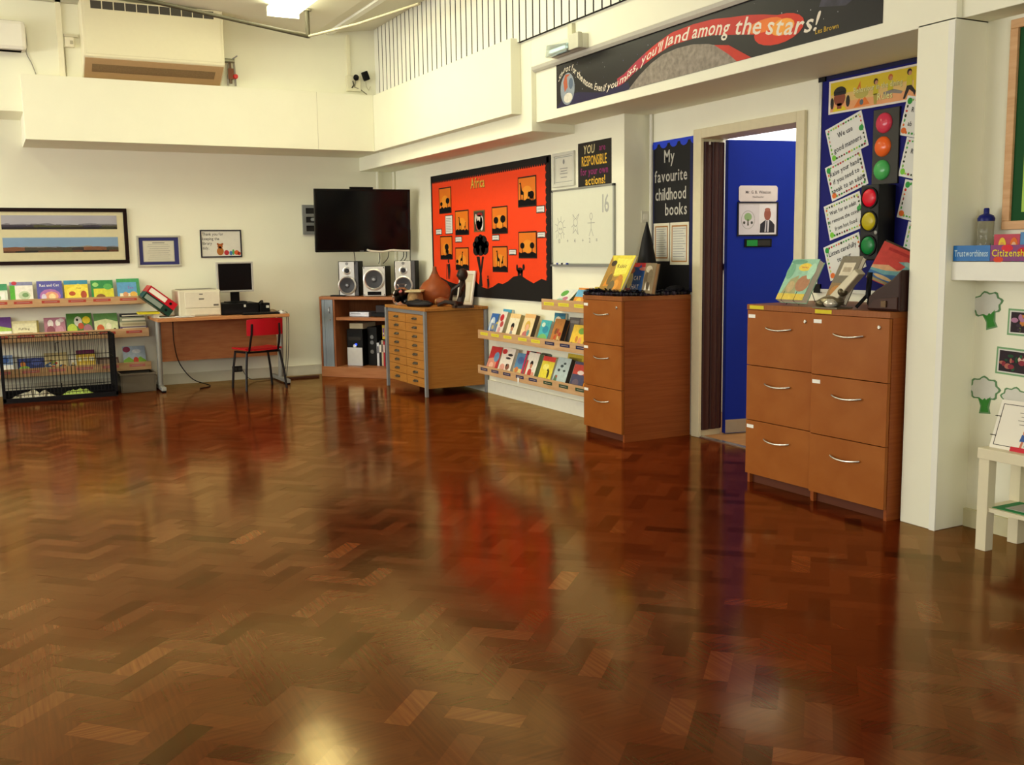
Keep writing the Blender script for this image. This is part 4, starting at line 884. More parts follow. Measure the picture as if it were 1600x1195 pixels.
cloth('crumpled white blanket with grey stripes in the left half of the cage', 0.35, 10.36, 0.013, 0.20, 0.14, 0.085, '#d9d4c2', 4, '#77705f')
cloth('crumpled lime green cloth in the right half of the cage', 0.735, 10.33, 0.013, 0.145, 0.11, 0.085, '#b7cf6a', 9)

# ---------------------------------------------------------------- pictures and notices, back wall
t = T('panorama_picture', 'wide dark framed picture holding two panorama photographs one above the other', 'picture', FB(-0.045,1.262))
m = MB(); m.frame(0,0,1.372,0.545,0.036,0,0.028, P('#1c0c09', 0.4, spec=0.1)); m.build('frame', t, bevel=0.004)
MB().box(0.034,0.034,0.002, 1.338,0.511,0.010, P('#d6cda6', 0.5)).build('mount', t)
def pano(y0, y1, sky, rows, seed):
    rnd = random.Random(seed); m = MB(); m.box(0.24,y0,0.010, 1.275,y1,0.0115, P(sky, 0.4, var=0.12, scale=3))
    h = y1-y0
    for q, (top, cols) in enumerate(rows):
        x = 0.24
        while x < 1.275:
            w_ = min(rnd.uniform(0.05,0.22), 1.275-x)
            m.poly([(x,y0),(x+w_,y0),(x+w_,y0+h*top*rnd.uniform(0.75,1.0)),(x+w_*0.6,y0+h*top*rnd.uniform(0.85,1.1)),(x,y0+h*top*rnd.uniform(0.8,1.0))], P(rnd.choice(cols), 0.5, var=0.3, scale=60), 0.0118+0.0002*q); x += w_
    m.build('photograph', t)
pano(0.34,0.475,'#a9a7b0', [(0.42,['#6c6a70','#77757c','#70706c']),(0.32,['#4c4838','#4a4a30','#3a3440']),(0.16,['#1e1c20','#2c2c1c','#25201c'])], 1)
pano(0.118,0.262,'#7f9cba', [(0.42,['#8d8a84','#7a7f8c']),(0.36,['#5a4838','#3c3430','#7d5238','#4a4436']),(0.14,['#2a2620','#4a4a28','#5a3c28'])], 2)
t = T('framed_certificate', 'silver framed certificate with dark blue mount beside the panorama picture', 'certificate', FB(1.405,1.222))
MB().frame(0,0,0.426,0.315,0.020,0,0.02, P('#bfbbab', 0.35, 0.3)).build('frame', t, bevel=0.003)
MB().box(0.018,0.018,0.002, 0.408,0.297,0.008, P('#33346a', 0.5)).build('mount', t)
m = MB(); m.box(0.058,0.050,0.008, 0.362,0.262,0.0095, P('#bdb9a6')); m.rect(0.066,0.058,0.354,0.254, P('#cfcbb8'), 0.0098)
for i in range(8): m.rect(0.10+0.01*(i%3),0.075+i*0.021,0.32-0.014*(i%2),0.078+i*0.021, P('#8a8a80'), 0.0101)
m.rect(0.15,0.238,0.27,0.245, P('#6a6a66'), 0.0101); m.build('certificate_sheet', t)
t = T('thank_you_poster', 'small black framed Thank you poster with teddy bear above the printer', 'poster', FB(2.033,1.305))
MB().frame(0,0,0.426,0.288,0.014,0,0.015, P('#211c26', 0.4)).build('frame', t, bevel=0.002)
m = MB(); m.box(0.012,0.012,0.002, 0.414,0.276,0.006, P('#dcd8cc'))
for i, s_ in enumerate(('Thank you for','keeping the','library','tidy.')): m.text(s_, 0.022, 0.230-i*0.048, 0.042, P('#3a3638'), 'l', 0.0066, 0.82)
for a in (('d',0.20,0.065,0.036,0.042,'#b06a2c'),('d',0.20,0.118,0.027,0.026,'#a85c28'),('d',0.178,0.14,0.011,0.011,'#a05424'),('d',0.224,0.14,0.011,0.011,'#a05424'),('d',0.2,0.108,0.012,0.010,'#d8a868'),('d',0.265,0.05,0.026,0.026,'#b8323a'),('d',0.31,0.045,0.016,0.024,'#4a78b0'),('d',0.335,0.055,0.012,0.03,'#5aa85a'),('d',0.37,0.05,0.026,0.024,'#d8602c'),('d',0.395,0.04,0.016,0.018,'#c83a2a')):
    m.disc(a[1],a[2],a[3],a[4], P(a[5]), 0.007, 14)
m.build('printed_sheet', t)

# ---------------------------------------------------------------- big red board
t = T('display_board', 'large bright red Africa display board with black scalloped border', 'notice board', FR(9.66,0.90,4.1815))
BW, BH = 2.45, 1.197
MB().box(0,0,0, BW,BH,0.012, P('#f04214', 0.55, var=0.04)).build('backing', t)
m = MB(); BB = P('#120f10', 0.7)
m.frame(-0.004,-0.004,BW+0.004,BH+0.004,0.012,0,0.0130,BB); m.rect(0,BH-0.055,BW,BH, BB, 0.0128); m.rect(0,0,0.03,BH, BB, 0.0128); m.rect(BW-0.05,0,BW,BH, BB, 0.0128); m.rect(0,0,BW,0.06, BB, 0.0128)
for i in range(62): m.disc(0.03+i*(BW-0.06)/61, BH-0.055, 0.018, 0.020, BB, 0.0131, 10, PI, 2*PI)
for i in range(18): m.disc(BW-0.05, 0.12+i*0.061, 0.020, 0.030, BB, 0.0131, 10, PI/2, 1.5*PI)
m.build('border', t)
m = MB()
m.poly([(0,0)]+[(BW,0),(BW,0.17),(2.42,0.17),(2.3,0.19),(2.16,0.15),(2.04,0.18),(1.93,0.215),(1.79,0.20),(1.68,0.155),(1.58,0.13),(1.5,0.14),(1.38,0.10),(1.28,0.08),(1.18,0.09),(1.08,0.12),(0.99,0.16),(0.86,0.13),(0.7,0.10),(0.56,0.11),(0.4,0.13),(0.2,0.17),(0,0.20)], BB, 0.0134)
m.build('hills', t)
m = MB()
for x, y, r_ in ((1.14,0.46,0.10),(1.05,0.44,0.07),(1.23,0.45,0.075),(1.08,0.52,0.07),(1.20,0.52,0.075),(1.02,0.49,0.045),(1.27,0.49,0.045),(1.14,0.55,0.05)): m.disc(x,y,r_*1.05,r_*0.75, BB, 0.0137, 14)
m.poly([(1.09,0.10),(1.17,0.10),(1.155,0.22),(1.21,0.38),(1.17,0.38),(1.14,0.28),(1.12,0.38),(1.05,0.38),(1.115,0.22)], BB, 0.0137)
m.build('tree_silhouette', t)
m = MB(); m.text('Africa', 1.115, 1.015, 0.135, P('#8a4a12'), 'c', 0.0137, 0.80); m.text('Africa', 1.105, 1.022, 0.135, P('#e8ba4c'), 'c', 0.0140, 0.80); m.build('title', t)
def person(m, x, y, h, mat, w, spear=False):
    m.disc(x,y+h*0.9,h*0.085,h*0.10,mat,w,10); m.poly([(x-h*0.16,y+h*0.75),(x+h*0.17,y+h*0.78),(x+h*0.22,y+h*0.42),(x+h*0.13,y),(x+h*0.06,y),(x+h*0.03,y+h*0.36),(x-h*0.05,y),(x-h*0.11,y),(x-h*0.10,y+h*0.45)],mat,w)
    if spear: m.line([(x-h*0.28,y),(x-h*0.22,y+h*0.75)],h*0.05,mat,w)
m = MB(); person(m, 0.40, 0.155, 0.20, BB, 0.0137, True); m.build('walker_silhouette', t)
m = MB(); person(m, 1.285, 0.075, 0.13, BB, 0.0137); m.build('child_silhouette', t)
m = MB(); m.disc(1.92,0.255,0.055,0.028,BB,0.0137,12); m.disc(1.985,0.285,0.022,0.028,BB,0.0137,10); m.disc(1.865,0.28,0.018,0.03,BB,0.0137,10)
for x in (1.885,1.905,1.94,1.96): m.poly([(x-0.009,0.205),(x+0.007,0.205),(x+0.011,0.26),(x-0.01,0.26)],BB,0.0137)
m.build('animal_silhouette', t)
def giraffe(m, x, y, h, d, w):
    m.poly([(x,y),(x+d*0.05*h,y),(x+d*0.06*h,y+h*0.35),(x+d*0.26*h,y+h*0.33),(x+d*0.26*h,y),(x+d*0.31*h,y),(x+d*0.33*h,y+h*0.45),(x+d*0.14*h,y+h*0.56),(x+d*0.05*h,y+h*0.93),(x-d*0.10*h,y+h*0.90),(x-d*0.09*h,y+h*0.86),(x-d*0.01*h,y+h*0.83)],INK,w)
def beast(m, x, y, h, w):
    m.disc(x,y+h*0.62,h*0.52,h*0.38,INK,w,12); m.disc(x-h*0.5,y+h*0.7,h*0.24,h*0.26,INK,w,10)
    for q in (-0.35,-0.12,0.15,0.36): m.poly([(x+h*q-h*0.07,y),(x+h*q+h*0.07,y),(x+h*q+h*0.08,y+h*0.5),(x+h*q-h*0.08,y+h*0.5)],INK,w)
    m.line([(x-h*0.66,y+h*0.65),(x-h*0.72,y+h*0.2)],h*0.1,INK,w)
def tree(m, x, y, h, w):
    m.disc(x,y+h*0.72,h*0.42,h*0.28,INK,w,12); m.poly([(x-h*0.07,y),(x+h*0.07,y),(x+h*0.04,y+h*0.5),(x-h*0.04,y+h*0.5)],INK,w)
def card(label, u0, u1, v0, v1, kind):
    w_, h_ = u1-u0, v1-v0
    t = T('silhouette_painting', label, 'painting', FR(9.66-u0,0.90+v0,4.183-0.0157), 'sunset silhouette paintings on the red board')
    MB().box(0,0,0, w_,h_,0.0015, P('#15120f', 0.7)).build('mount', t)
    m = MB(); m.rect(0.012,0.012,w_-0.012,h_-0.012, P('#e0761a', 0.55, var=0.12, scale=6), 0.0020)
    m.disc(w_*0.5,h_*0.45,w_*0.3,h_*0.24, P('#e8922a'), 0.0023, 16)
    rnd = random.Random(int(u0*1000)); g = h_*0.17
    m.poly([(0.012,0.012),(w_-0.012,0.012)]+[(w_-0.012-(w_-0.024)*i/8, g+rnd.uniform(0,h_*0.10)) for i in range(9)], INK, 0.0026)
    for k, x, s in kind:
        if k == 'g': giraffe(m, x*w_, g, s*h_, 1 if x < 0.5 else -1, 0.0029)
        elif k == 'b': beast(m, x*w_, g, s*h_, 0.0029)
        else: tree(m, x*w_, g, s*h_, 0.0029)
    m.build('picture', t)
card('orange silhouette painting with two small trees, top left of the red board', 0.205,0.500,0.812,1.07, [('t',0.2,0.28),('t',0.72,0.42)])
card('orange silhouette painting of two giraffes left of the small photograph on the red board', 0.585,0.895,0.588,0.828, [('g',0.3,0.62),('g',0.78,0.36)])
card('orange silhouette painting of two round trees right of the small photograph on the red board', 1.391,1.70,0.582,0.828, [('t',0.28,0.46),('t',0.72,0.5)])
card('orange silhouette painting of giraffe and elephant, top right of the red board', 1.903,2.229,0.80,1.057, [('g',0.15,0.7),('b',0.75,0.34)])
card('orange silhouette painting of a single tree and animals, lower left of the red board', 0.21,0.504,0.352,0.588, [('t',0.55,0.5),('b',0.6,0.26)])
card('orange silhouette painting of one tall giraffe just left of the black tree', 0.575,0.882,0.248,0.470, [('g',0.55,0.7),('t',0.15,0.3)])
card('orange silhouette painting of two giraffes just right of the black tree', 1.391,1.69,0.238,0.472, [('g',0.32,0.72),('g',0.72,0.48)])
card('orange silhouette painting of two broad trees, lower right of the red board', 1.902,2.226,0.362,0.592, [('t',0.22,0.42),('t',0.76,0.42)])
t = T('animal_photo', 'small red and white photograph in the middle of the red board', 'photograph', FR(9.66-1.009,0.90+0.61,4.183-0.0157))
MB().box(0,0,0, 0.235,0.20,0.0015, P('#6b5a34')).build('mount', t)
m = MB(); m.rect(0.016,0.012,0.219,0.188, P('#3a3430'), 0.002)
for a in ((0.12,0.09,0.07,0.07,'#d9c9bc'),(0.10,0.06,0.05,0.05,'#b8564a'),(0.13,0.16,0.06,0.02,'#8c1c1c'),(0.17,0.08,0.035,0.07,'#e6ded4'),(0.05,0.12,0.025,0.05,'#c8b8a8'),(0.12,0.045,0.04,0.03,'#c9a090')): m.disc(a[0],a[1],a[2],a[3],P(a[4]),0.0024,14)
m.build('picture', t)
for u0, u1, v0, v1, l_ in ((0.105,0.254,0.602,0.662,'under the top left painting on the red board'),(0.578,0.733,0.518,0.576,'under the left giraffe painting on the red board'),(1.389,1.535,0.522,0.576,'under the round trees painting on the red board'),(2.225,2.369,0.738,0.800,'below the top right painting by the red board edge'),(2.236,2.376,0.531,0.583,'beside the lower right painting by the red board edge'),(1.716,1.858,0.390,0.443,'beside the lower giraffe painting on the red board'),(0.346,0.524,0.605,0.792,'')):
    tall = l_ == ''
    t = T('caption_card', 'tall white text sheet left of the giraffe painting on the red board' if tall else 'small white caption card '+l_, 'caption card', FR(9.66-u0,0.90+v0,4.183-0.0157), 'caption cards on the red board')
    w_, h_ = u1-u0, v1-v0
    MB().box(0,0,0, w_,h_,0.0012, P('#241a16')).build('mount', t)
    m = MB(); m.rect(0.008,0.007,w_-0.008,h_-0.007, P('#dcdad6'), 0.0017)
    k = 9 if tall else 2
    for i in range(k): m.rect(0.022,h_*(0.14+0.75*i/k),w_-0.03,h_*(0.14+0.75*i/k)+0.004, P('#77777a'), 0.002)
    m.build('text_sheet', t)
# frame, poster, whiteboard
t = T('framed_award', 'white framed award sheet above the whiteboard beside the red board', 'certificate', FR(7.16,1.832,4.183))
MB().frame(0,0,0.335,0.27,0.026,0,0.018, P('#cfcfc2', 0.4)).build('frame', t, bevel=0.003)
m = MB(); m.box(0.02,0.02,0.002, 0.315,0.25,0.008, P('#d6d4c6')); m.frame(0.035,0.035,0.30,0.235,0.005,0.008,0.0085,P('#9aa09a')); m.disc(0.168,0.195,0.014,0.02,P('#7c7e80'),0.0090,12)
for i, q in enumerate((0.14,0.12,0.10,0.07)): m.rect(0.168-0.06+0.012*(i%2),q,0.168+0.06-0.012*(i%2),q+0.006, P('#8a8a88'), 0.0088)
m.build('award_sheet', t)
t = T('slogan_poster', 'black YOU are RESPONSIBLE poster in yellow and purple letters above the whiteboard', 'poster', FR(6.783,1.80,4.183))
m = MB(); m.box(0,0,0, 0.468,0.345,0.003, P('#140f12', 0.4)); m.build('sheet', t)
m = MB(); YE = P('#e8b83c'); PU = P('#8e2a6c')
m.text('YOU', 0.16, 0.258, 0.092, P('#e2d29a'), 'c', 0.0036, 0.78, 0.1); m.text('are', 0.35, 0.268, 0.068, PU, 'c', 0.0036, 0.9)
m.text('RESPONSIBLE', 0.234, 0.168, 0.105, YE, 'c', 0.0036, 0.56); m.text('for your own', 0.234, 0.098, 0.078, PU, 'c', 0.0036, 0.84); m.text('actions!', 0.25, 0.022, 0.090, YE, 'c', 0.0036, 0.95)
m.build('lettering', t)
t = T('whiteboard', 'whiteboard with pencil doodles, a sum and number 16 written on it', 'whiteboard', FR(7.185,1.207,4.183))
MB().box(0.012,0.012,0, 0.911,0.593,0.010, P('#dedfcc', 0.25, var=0.02)).build('writing_surface', t)
MB().frame(0,0,0.923,0.605,0.014,0,0.018, P('#9a9b94', 0.35, 0.5)).build('frame', t, bevel=0.002)
MB().box(0.02,-0.01,0, 0.905,0.004,0.04, P('#8c8e8a', 0.4, 0.4)).build('pen_tray', t)
for x, y in ((0.0,0.0),(0.905,0.0),(0.0,0.587),(0.905,0.587)): MB().box(x,y,0, x+0.018,y+0.018,0.020, P('#3a3a3c')).build('corner_cap', t)
m = MB(); PN = P('#8b8d88'); w_ = 0.0106
def ring(x, y, rx, ry, n=14, wd=0.004): m.line([(x+rx*math.cos(2*PI*i/n), y+ry*math.sin(2*PI*i/n)) for i in range(n+1)], wd, PN, w_)
ring(0.135,0.30,0.045,0.05); ring(0.12,0.29,0.008,0.008,8); ring(0.15,0.29,0.008,0.008,8)
for i in range(9): m.line([(0.135+0.05*math.cos(0.7*i),0.30+0.055*math.sin(0.7*i)),(0.135+0.085*math.cos(0.7*i),0.30+0.09*math.sin(0.7*i))], 0.004, PN, w_)
m.line([(0.08,0.25),(0.07,0.215)],0.004,PN,w_); m.line([(0.18,0.25),(0.19,0.215)],0.004,PN,w_)
ring(0.37,0.335,0.03,0.03); m.line([(0.34,0.36),(0.33,0.40),(0.36,0.37)],0.004,PN,w_); m.line([(0.40,0.36),(0.42,0.40),(0.38,0.37)],0.004,PN,w_); m.line([(0.35,0.31),(0.33,0.25),(0.37,0.28),(0.41,0.24),(0.39,0.31)],0.004,PN,w_); m.line([(0.31,0.30),(0.35,0.32)],0.004,PN,w_)
ring(0.60,0.375,0.018,0.024); m.line([(0.60,0.35),(0.60,0.28)],0.004,PN,w_); m.line([(0.55,0.325),(0.65,0.325)],0.004,PN,w_); m.line([(0.57,0.225),(0.60,0.28),(0.63,0.225)],0.004,PN,w_)
for x, s_ in ((0.12,'10'),(0.25,'+'),(0.36,'4'),(0.48,'+'),(0.58,'2'),(0.68,'=')): m.text(s_, x, 0.175, 0.052, PN, 'c', w_, 0.8)
m.text('16', 0.81, 0.40, 0.19, P('#a9aba4'), 'c', w_, 0.75)
m.build('drawing', t)
for i, (c, n_) in enumerate((('#2a3a8a','blue'),('#22222a','black'),('#3a4a9a','violet'))):
    t = T('marker_pen', n_+' marker pen lying on the whiteboard ledge', 'pen', FR(7.13-0.075*i,1.2175,4.158), 'whiteboard pens')
    MB().tube([(0,0,0),(0.045,0,0)], 0.007, P('#e2e2da'), 8).build('barrel', t); MB().tube([(0.045,0,0),(0.066,0,0)], 0.0078, P(c), 8).build('cap', t)

# ---------------------------------------------------------------- alcove: reading poster, cone, notices
t = T('reading_poster', 'black My favourite childhood books panel edged in blue scallops beside the door', 'poster', FR(6.10,1.02,4.4085))
MB().box(0,0,0, 0.475,1.075,0.004, P('#0f0e12', 0.6)).build('panel', t)
m = MB(); BL = P('#1f3fd0', 0.5); m.rect(0,1.055,0.475,1.075,BL,0.0048)
for i in range(5): m.disc(0.01+i*0.118,1.057,0.045,0.035,BL,0.0050,12,PI,2*PI)
m.rect(0.435,0,0.475,1.055, P('#0c1348'), 0.0046); m.rect(0,0,0.012,1.055,P('#0c1348'),0.0046)
m.build('border', t)
m = MB(); SV = P('#b9b6ad', 0.4)
for s_, x, y, z_ in (('My',0.20,0.92,0.125),('favourite',0.215,0.785,0.118),('childhood',0.215,0.655,0.122),('books',0.28,0.545,0.122)): m.text(s_, x, y, z_, SV, 'c', 0.0052, 0.80 if s_ != 'childhood' else 0.74)
m.build('lettering', t)
for y, l_ in ((6.085,'cream bordered text notice, left of the two on the black reading panel'),(5.884,'cream bordered text notice, right of the two on the black reading panel')):
    t = T('text_notice', l_, 'notice', FR(y,1.235 if y > 6 else 1.21,4.41-0.0075), 'cream notices on the reading panel')
    w_, h_ = (0.192,0.275) if y > 6 else (0.215,0.30)
    MB().box(0,0,0, w_,h_,0.003, P('#d9d3bd')).build('mount', t)
    m = MB(); m.frame(0.018,0.020,w_-0.018,h_-0.02,0.010,0.003,0.0036,P('#a5713a')); m.rect(0.028,0.03,w_-0.028,h_-0.03,P('#cfccbf'),0.0034)
    for i in range(13): m.rect(0.034,0.04+i*(h_-0.085)/12,w_-0.034-0.03*((i*7)%3)/2,0.043+i*(h_-0.085)/12,P('#6f7078'),0.0038)
    m.build('text_sheet', t)
t = T('light_switch', 'white double light switch on the alcove side wall', 'switch', fr((4.33,6.15,1.52),(1,0,0),(0,0,1),(0,-1,0)))
MB().box(0,0,0, 0.07,0.085,0.010, P('#e6e3d0', 0.35)).build('plate', t, bevel=0.003); MB().box(0.018,0.022,0.010, 0.052,0.062,0.014, P('#efecdc', 0.3)).build('rocker', t)
t = T('witch_hat', 'tall black pointed cone hat behind the books on the alcove cabinet', 'hat', FF(4.275,5.995,1.0055))
m = MB(); m.lathe([(0.10,0),(0.105,0.004),(0.085,0.014),(0.07,0.22),(0.035,0.40),(0.004,0.515)], P('#0c0a0d', 0.5, var=0.3), 24, sq=(1,0.98)); m.build('cone', t, smooth=True)
m = MB()
for i, (a, z_) in enumerate(((3.6,0.30),(4.2,0.22),(3.2,0.18),(4.5,0.36),(3.9,0.42),(2.8,0.27),(4.8,0.16))):
    r_ = 0.098*(1-z_/0.53)+0.002; m.ball((r_*math.cos(a), r_*math.sin(a), z_), 0.005, P('#b9b6c4', 0.3), 8)
m.build('sequins', t)
t = T('tinsel_garland', 'dark purple and black tinsel strewn along the top of the alcove cabinet', 'tinsel', FF(0,0,1.0055))
m = MB(); rr = random.Random(21)
TI = [P('#15121a', 0.3, var=0.3), P('#241c2e', 0.3), P('#3a3340', 0.25), P('#0d0c10', 0.4)]
def tinsel(m, path, n):
    for i in range(n):
        f = rr.random()*(len(path)-1); k = int(f); f -= k
        x = path[k][0]+(path[k+1][0]-path[k][0])*f+rr.uniform(-0.022,0.022); y = path[k][1]+(path[k+1][1]-path[k][1])*f+rr.uniform(-0.022,0.022)
        a = rr.uniform(0,2*PI); b = rr.uniform(-0.2,0.45); L = rr.uniform(0.025,0.05); z_ = rr.uniform(0.0,0.035)
        d = Vector((math.cos(a)*math.cos(b), math.sin(a)*math.cos(b), abs(math.sin(b))))*L; q = Vector((-math.sin(a), math.cos(a), 0.2))*0.006
        p = Vector((x, y, z_+0.001)); m.add([tuple(p-q), tuple(p+q), tuple(p+d+q), tuple(p+d-q)], [(0,1,2,3)], rr.choice(TI))
        if i % 3 == 0: m.ball((x,y,0.012), (0.022,0.022,0.016), rr.choice(TI), 6)
tinsel(m, [(3.84,6.10),(3.86,5.98),(3.90,5.80),(3.98,5.68),(4.15,5.665),(4.38,5.67)], 900)
tag(m.build('strands', t), kind='stuff')
m = MB(); m.ball((4.30,5.69,0.03), (0.09,0.03,0.034), P('#141217',0.8,var=0.3), 12); m.ball((3.88,6.06,0.02), (0.06,0.05,0.026), P('#141217',0.8,var=0.3), 12); m.build('bunches', t, smooth=True)

CT = 1.0055
def on_cab(y, x, z, ang): return FR(y, z, x) @ RX(R(-ang))
def easel(label, mx, w, ang):
    """wire book stand: two front hooks, a back strut, and a base bar, in the book's leaning frame"""
    t = T('book_stand', label, 'book stand', mx); a = R(ang)
    WR = P('#2a2826', 0.35, 0.6)
    for x in (w*0.22, w*0.68):
        MB().tube([(x,0.055,0.045),(x,-0.006,0.045),(x,-0.006,-0.006),(x,0.14,-0.006)], 0.0022, WR, 6).build('hook', t)
    bk_ = (0.14*math.cos(a), 0.14*math.sin(a))
    d = 0.09; v = lambda q, z: (q, z*math.cos(a)-0.0, z)
    L = 0.14*math.cos(a)+0.004
    MB().tube([(w*0.22,0.14,-0.006),(w*0.68,0.14,-0.006)], 0.0022, WR, 6).build('cross_bar', t)
    for x in (w*0.22, w*0.68):
        # strut drops straight from the top of the hooks to the table behind
        p = Vector((x,0.14,-0.006)); dn = Vector((0,-math.cos(a)*L, -math.sin(a)*L))
        bk2 = Vector((0,math.sin(a)*0.06,-math.cos(a)*0.06))
        MB().tube([tuple(p), tuple(p+dn+bk2*1.0)], 0.0022, WR, 6).build('strut', t)
    return t
b = on_cab(6.07, 3.915, CT+0.012, 28)
book('yellow and orange picture book of a forest propped up on the alcove cabinet', b, 0.285, 0.29, 0.02, '#e0cf3c', [('p',[(0,0),(1,0),(0.9,0.34),(0.72,0.45),(0.45,0.42),(0.3,0.78),(0.12,0.85),(0,1)],'#a87f34'),('p',[(0.1,0.15),(0.25,0.55),(0.4,0.3),(0.55,0.2)],'#d98a2a'),('p',[(0.55,0.3),(0.7,0.5),(0.85,0.42),(0.95,0.1),(0.7,0.05)],'#c9842c'),('d',0.3,0.35,0.1,0.16,'#7a6030'),('d',0.65,0.2,0.12,0.14,'#e09a3c'),('d',0.48,0.16,0.14,0.16,'#6f6040'),('p',[(0.4,0.45),(0.9,0.5),(0.95,0.9),(0.3,0.92)],'#f0e45a'),('t','Rabbit',0.62,0.66,0.14,'#6a3a1a'),('d',0.22,0.78,0.12,0.08,'#3a2a1a')])
b = on_cab(5.985, 4.065, CT+0.012, 16)
book('blue and red CAT HAT picture book propped before the black cone hat', b, 0.275, 0.215, 0.016, '#2c5a9c', [('r',0,0.86,1,1,'#c23038'),('r',0,0,0.1,1,'#c23038'),('d',0.25,0.4,0.12,0.3,'#d8cfa0'),('d',0.22,0.75,0.16,0.12,'#c86a5a'),('r',0.08,0,0.35,0.14,'#a83a5a'),('p',[(0.35,0.6),(0.6,0.95),(0.75,0.7),(0.6,0.58)],'#2a56b0'),('t','CAT',0.56,0.42,0.2,'#eeeef0',0.9),('t','HAT',0.54,0.12,0.22,'#eeeef0',0.9),('d',0.75,0.8,0.2,0.06,'#e08a80')], spine='#c23038')
b = on_cab(5.70, 4.045, CT+0.012, 12)
book('brown sepia picture book leaning against the blue and red one', b, 0.125, 0.21, 0.03, '#7d6c52', [('d',0.4,0.8,0.3,0.12,'#b8ac94'),('d',0.3,0.5,0.25,0.2,'#5a4c38'),('d',0.6,0.55,0.25,0.25,'#6f6048'),('p',[(0.2,0.1),(0.3,0.4),(0.4,0.1)],'#d8d2c4'),('p',[(0.6,0.1),(0.65,0.3),(0.78,0.1)],'#e0dccf'),('d',0.5,0.25,0.15,0.12,'#4a3e2e')], pages='#a8845c')
# objects on the pair of cabinets
C2 = 1.0125
b = on_cab(4.155, 3.855, C2+0.010, 30) @ Matrix.Scale(0.93,4)
book('green picture book with yellow foot and orange title on a wire stand', b, 0.215, 0.265, 0.045, '#8fc0a4', [('r',0,0,1,0.15,'#d8bc3c'),('p',[(0.1,0.15),(0.25,0.5),(0.5,0.6),(0.62,0.15)],'#9a9a6a'),('d',0.75,0.4,0.25,0.2,'#a8704c'),('d',0.35,0.32,0.14,0.14,'#b8a070'),('d',0.6,0.8,0.24,0.10,'#e4c63c'),('t','Honey',0.6,0.775,0.07,'#b8502c'),('d',0.12,0.7,0.14,0.2,'#6aa888'),('d',0.3,0.93,0.3,0.06,'#5f9c80'),('d',0.9,0.7,0.14,0.2,'#a8d4b8')], spine='#b8c8a0')
easel('black wire stand holding the green picture book', b, 0.215, 30)
b = on_cab(3.835, 3.875, C2+0.010, 30)
book('grey brown square toned book on a stand behind the white frame', b, 0.135, 0.27, 0.03, '#6d6250', [('r',0.2,0.58,0.8,0.86,'#cfc4ae'),('r',0.3,0.66,0.7,0.76,'#a89880'),('r',0,0,1,0.42,'#8a6a3c'),('d',0.4,0.25,0.3,0.12,'#b8782c'),('d',0.7,0.12,0.2,0.1,'#4a4432')])
t = T('metal_model', 'crumpled silver and cream metal model lying in front of the brown book', 'model', FR(3.80,C2,3.80) @ Matrix.Scale(1.2,4))
m = MB(); m.prism([(0.03,0.03),(0.07,0.01),(0.215,0.145),(0.19,0.165)], -0.03, 0.012, P('#c4bca4', 0.35, 0.3)); m.build('arm', t, bevel=0.004)
m = MB(); m.ball((0.06,0.028,0.0), (0.06,0.027,0.045), P('#8d8268', 0.3, 0.6, var=0.5, scale=60), 10); m.ball((0.085,0.022,0.03), (0.03,0.02,0.03), P('#e0dccc', 0.2, 0.5), 10); m.ball((0.03,0.02,0.02), (0.035,0.02,0.03), P('#6f664f', 0.3, 0.6, var=0.4), 10); m.ball((0.12,0.07,0.0), (0.022,0.02,0.02), P('#5a5240', 0.3, 0.6), 10); m.build('crumpled_base', t, smooth=True)
MB().box(0.0,0,-0.04, 0.14,0.006,0.05, P('#6f6654', 0.4, 0.4)).build('foot', t)
t = T('tripod', 'small black tabletop tripod between the metal model and the leather case', 'tripod', FF(3.90,3.585,C2))
m = MB(); m.tube([(0,0,0.05),(0.01,0,0.18)], 0.013, BLACK, 8); m.build('column', t, smooth=True)
for a in (0.4, 2.5, 4.6): MB().tube([(0,0,0.07),(0.055*math.cos(a),0.055*math.sin(a),0.006)], 0.009, BLACK, 8).build('leg', t, smooth=True)
m = MB(); m.ball((0.0,-0.045,0.033), (0.035,0.04,0.033), BLACK, 12); m.build('ball_weight', t, smooth=True)
def turned(x, y, z, th, ang):
    c, s_ = math.cos(R(th)), math.sin(R(th)); return fr((x,y,z),(s_,-c,0),(0,0,1),(-c,-s_,0)) @ RX(R(-ang))
book('red picture book with a curling blue wave on its cover by the pillar', turned(3.975,3.672,1.165,52,22) @ RZ(R(-27)), 0.24, 0.20, 0.045, '#d4504a', [('p',[(0,0),(1,0),(1,0.55),(0.75,0.62),(0.5,0.4),(0.3,0.45),(0,0.3)],'#e8b48a'),('p',[(0,0),(1,0),(1,0.42),(0.8,0.62),(0.62,0.72),(0.45,0.62),(0.62,0.58),(0.55,0.4),(0.3,0.28),(0,0.22)],'#7ab0b8'),('p',[(0,0),(1,0),(1,0.22),(0.6,0.3),(0.3,0.16),(0,0.16)],'#4a7ab0'),('d',0.7,0.65,0.14,0.07,'#a8ccc8'),('r',0.15,0.82,0.9,0.9,'#b83a3c'),('d',0.3,0.08,0.2,0.05,'#e0c090')], spine='#c8c2c6', pages='#e6dca0')
book('dark cream paged book standing behind the wave picture book by the pillar', turned(4.03,3.715,1.165,52,22) @ RZ(R(-27)), 0.24, 0.215, 0.03, '#4c4436', [], pages='#efe2a8', spine='#b8323a')
t = T('leather_case', 'dark brown leather satchel case lying against the white pillar', 'case', FR(3.495,C2,3.885))
m = MB(); LE = P('#2f1712', 0.45, var=0.2, scale=12)
m.prism([(0,0),(0.20,0),(0.20,0.20),(0.15,0.155),(0.10,0.125),(0.05,0.10),(0.01,0.07)], -0.10, 0.09, LE); m.build('body', t, bevel=0.010)
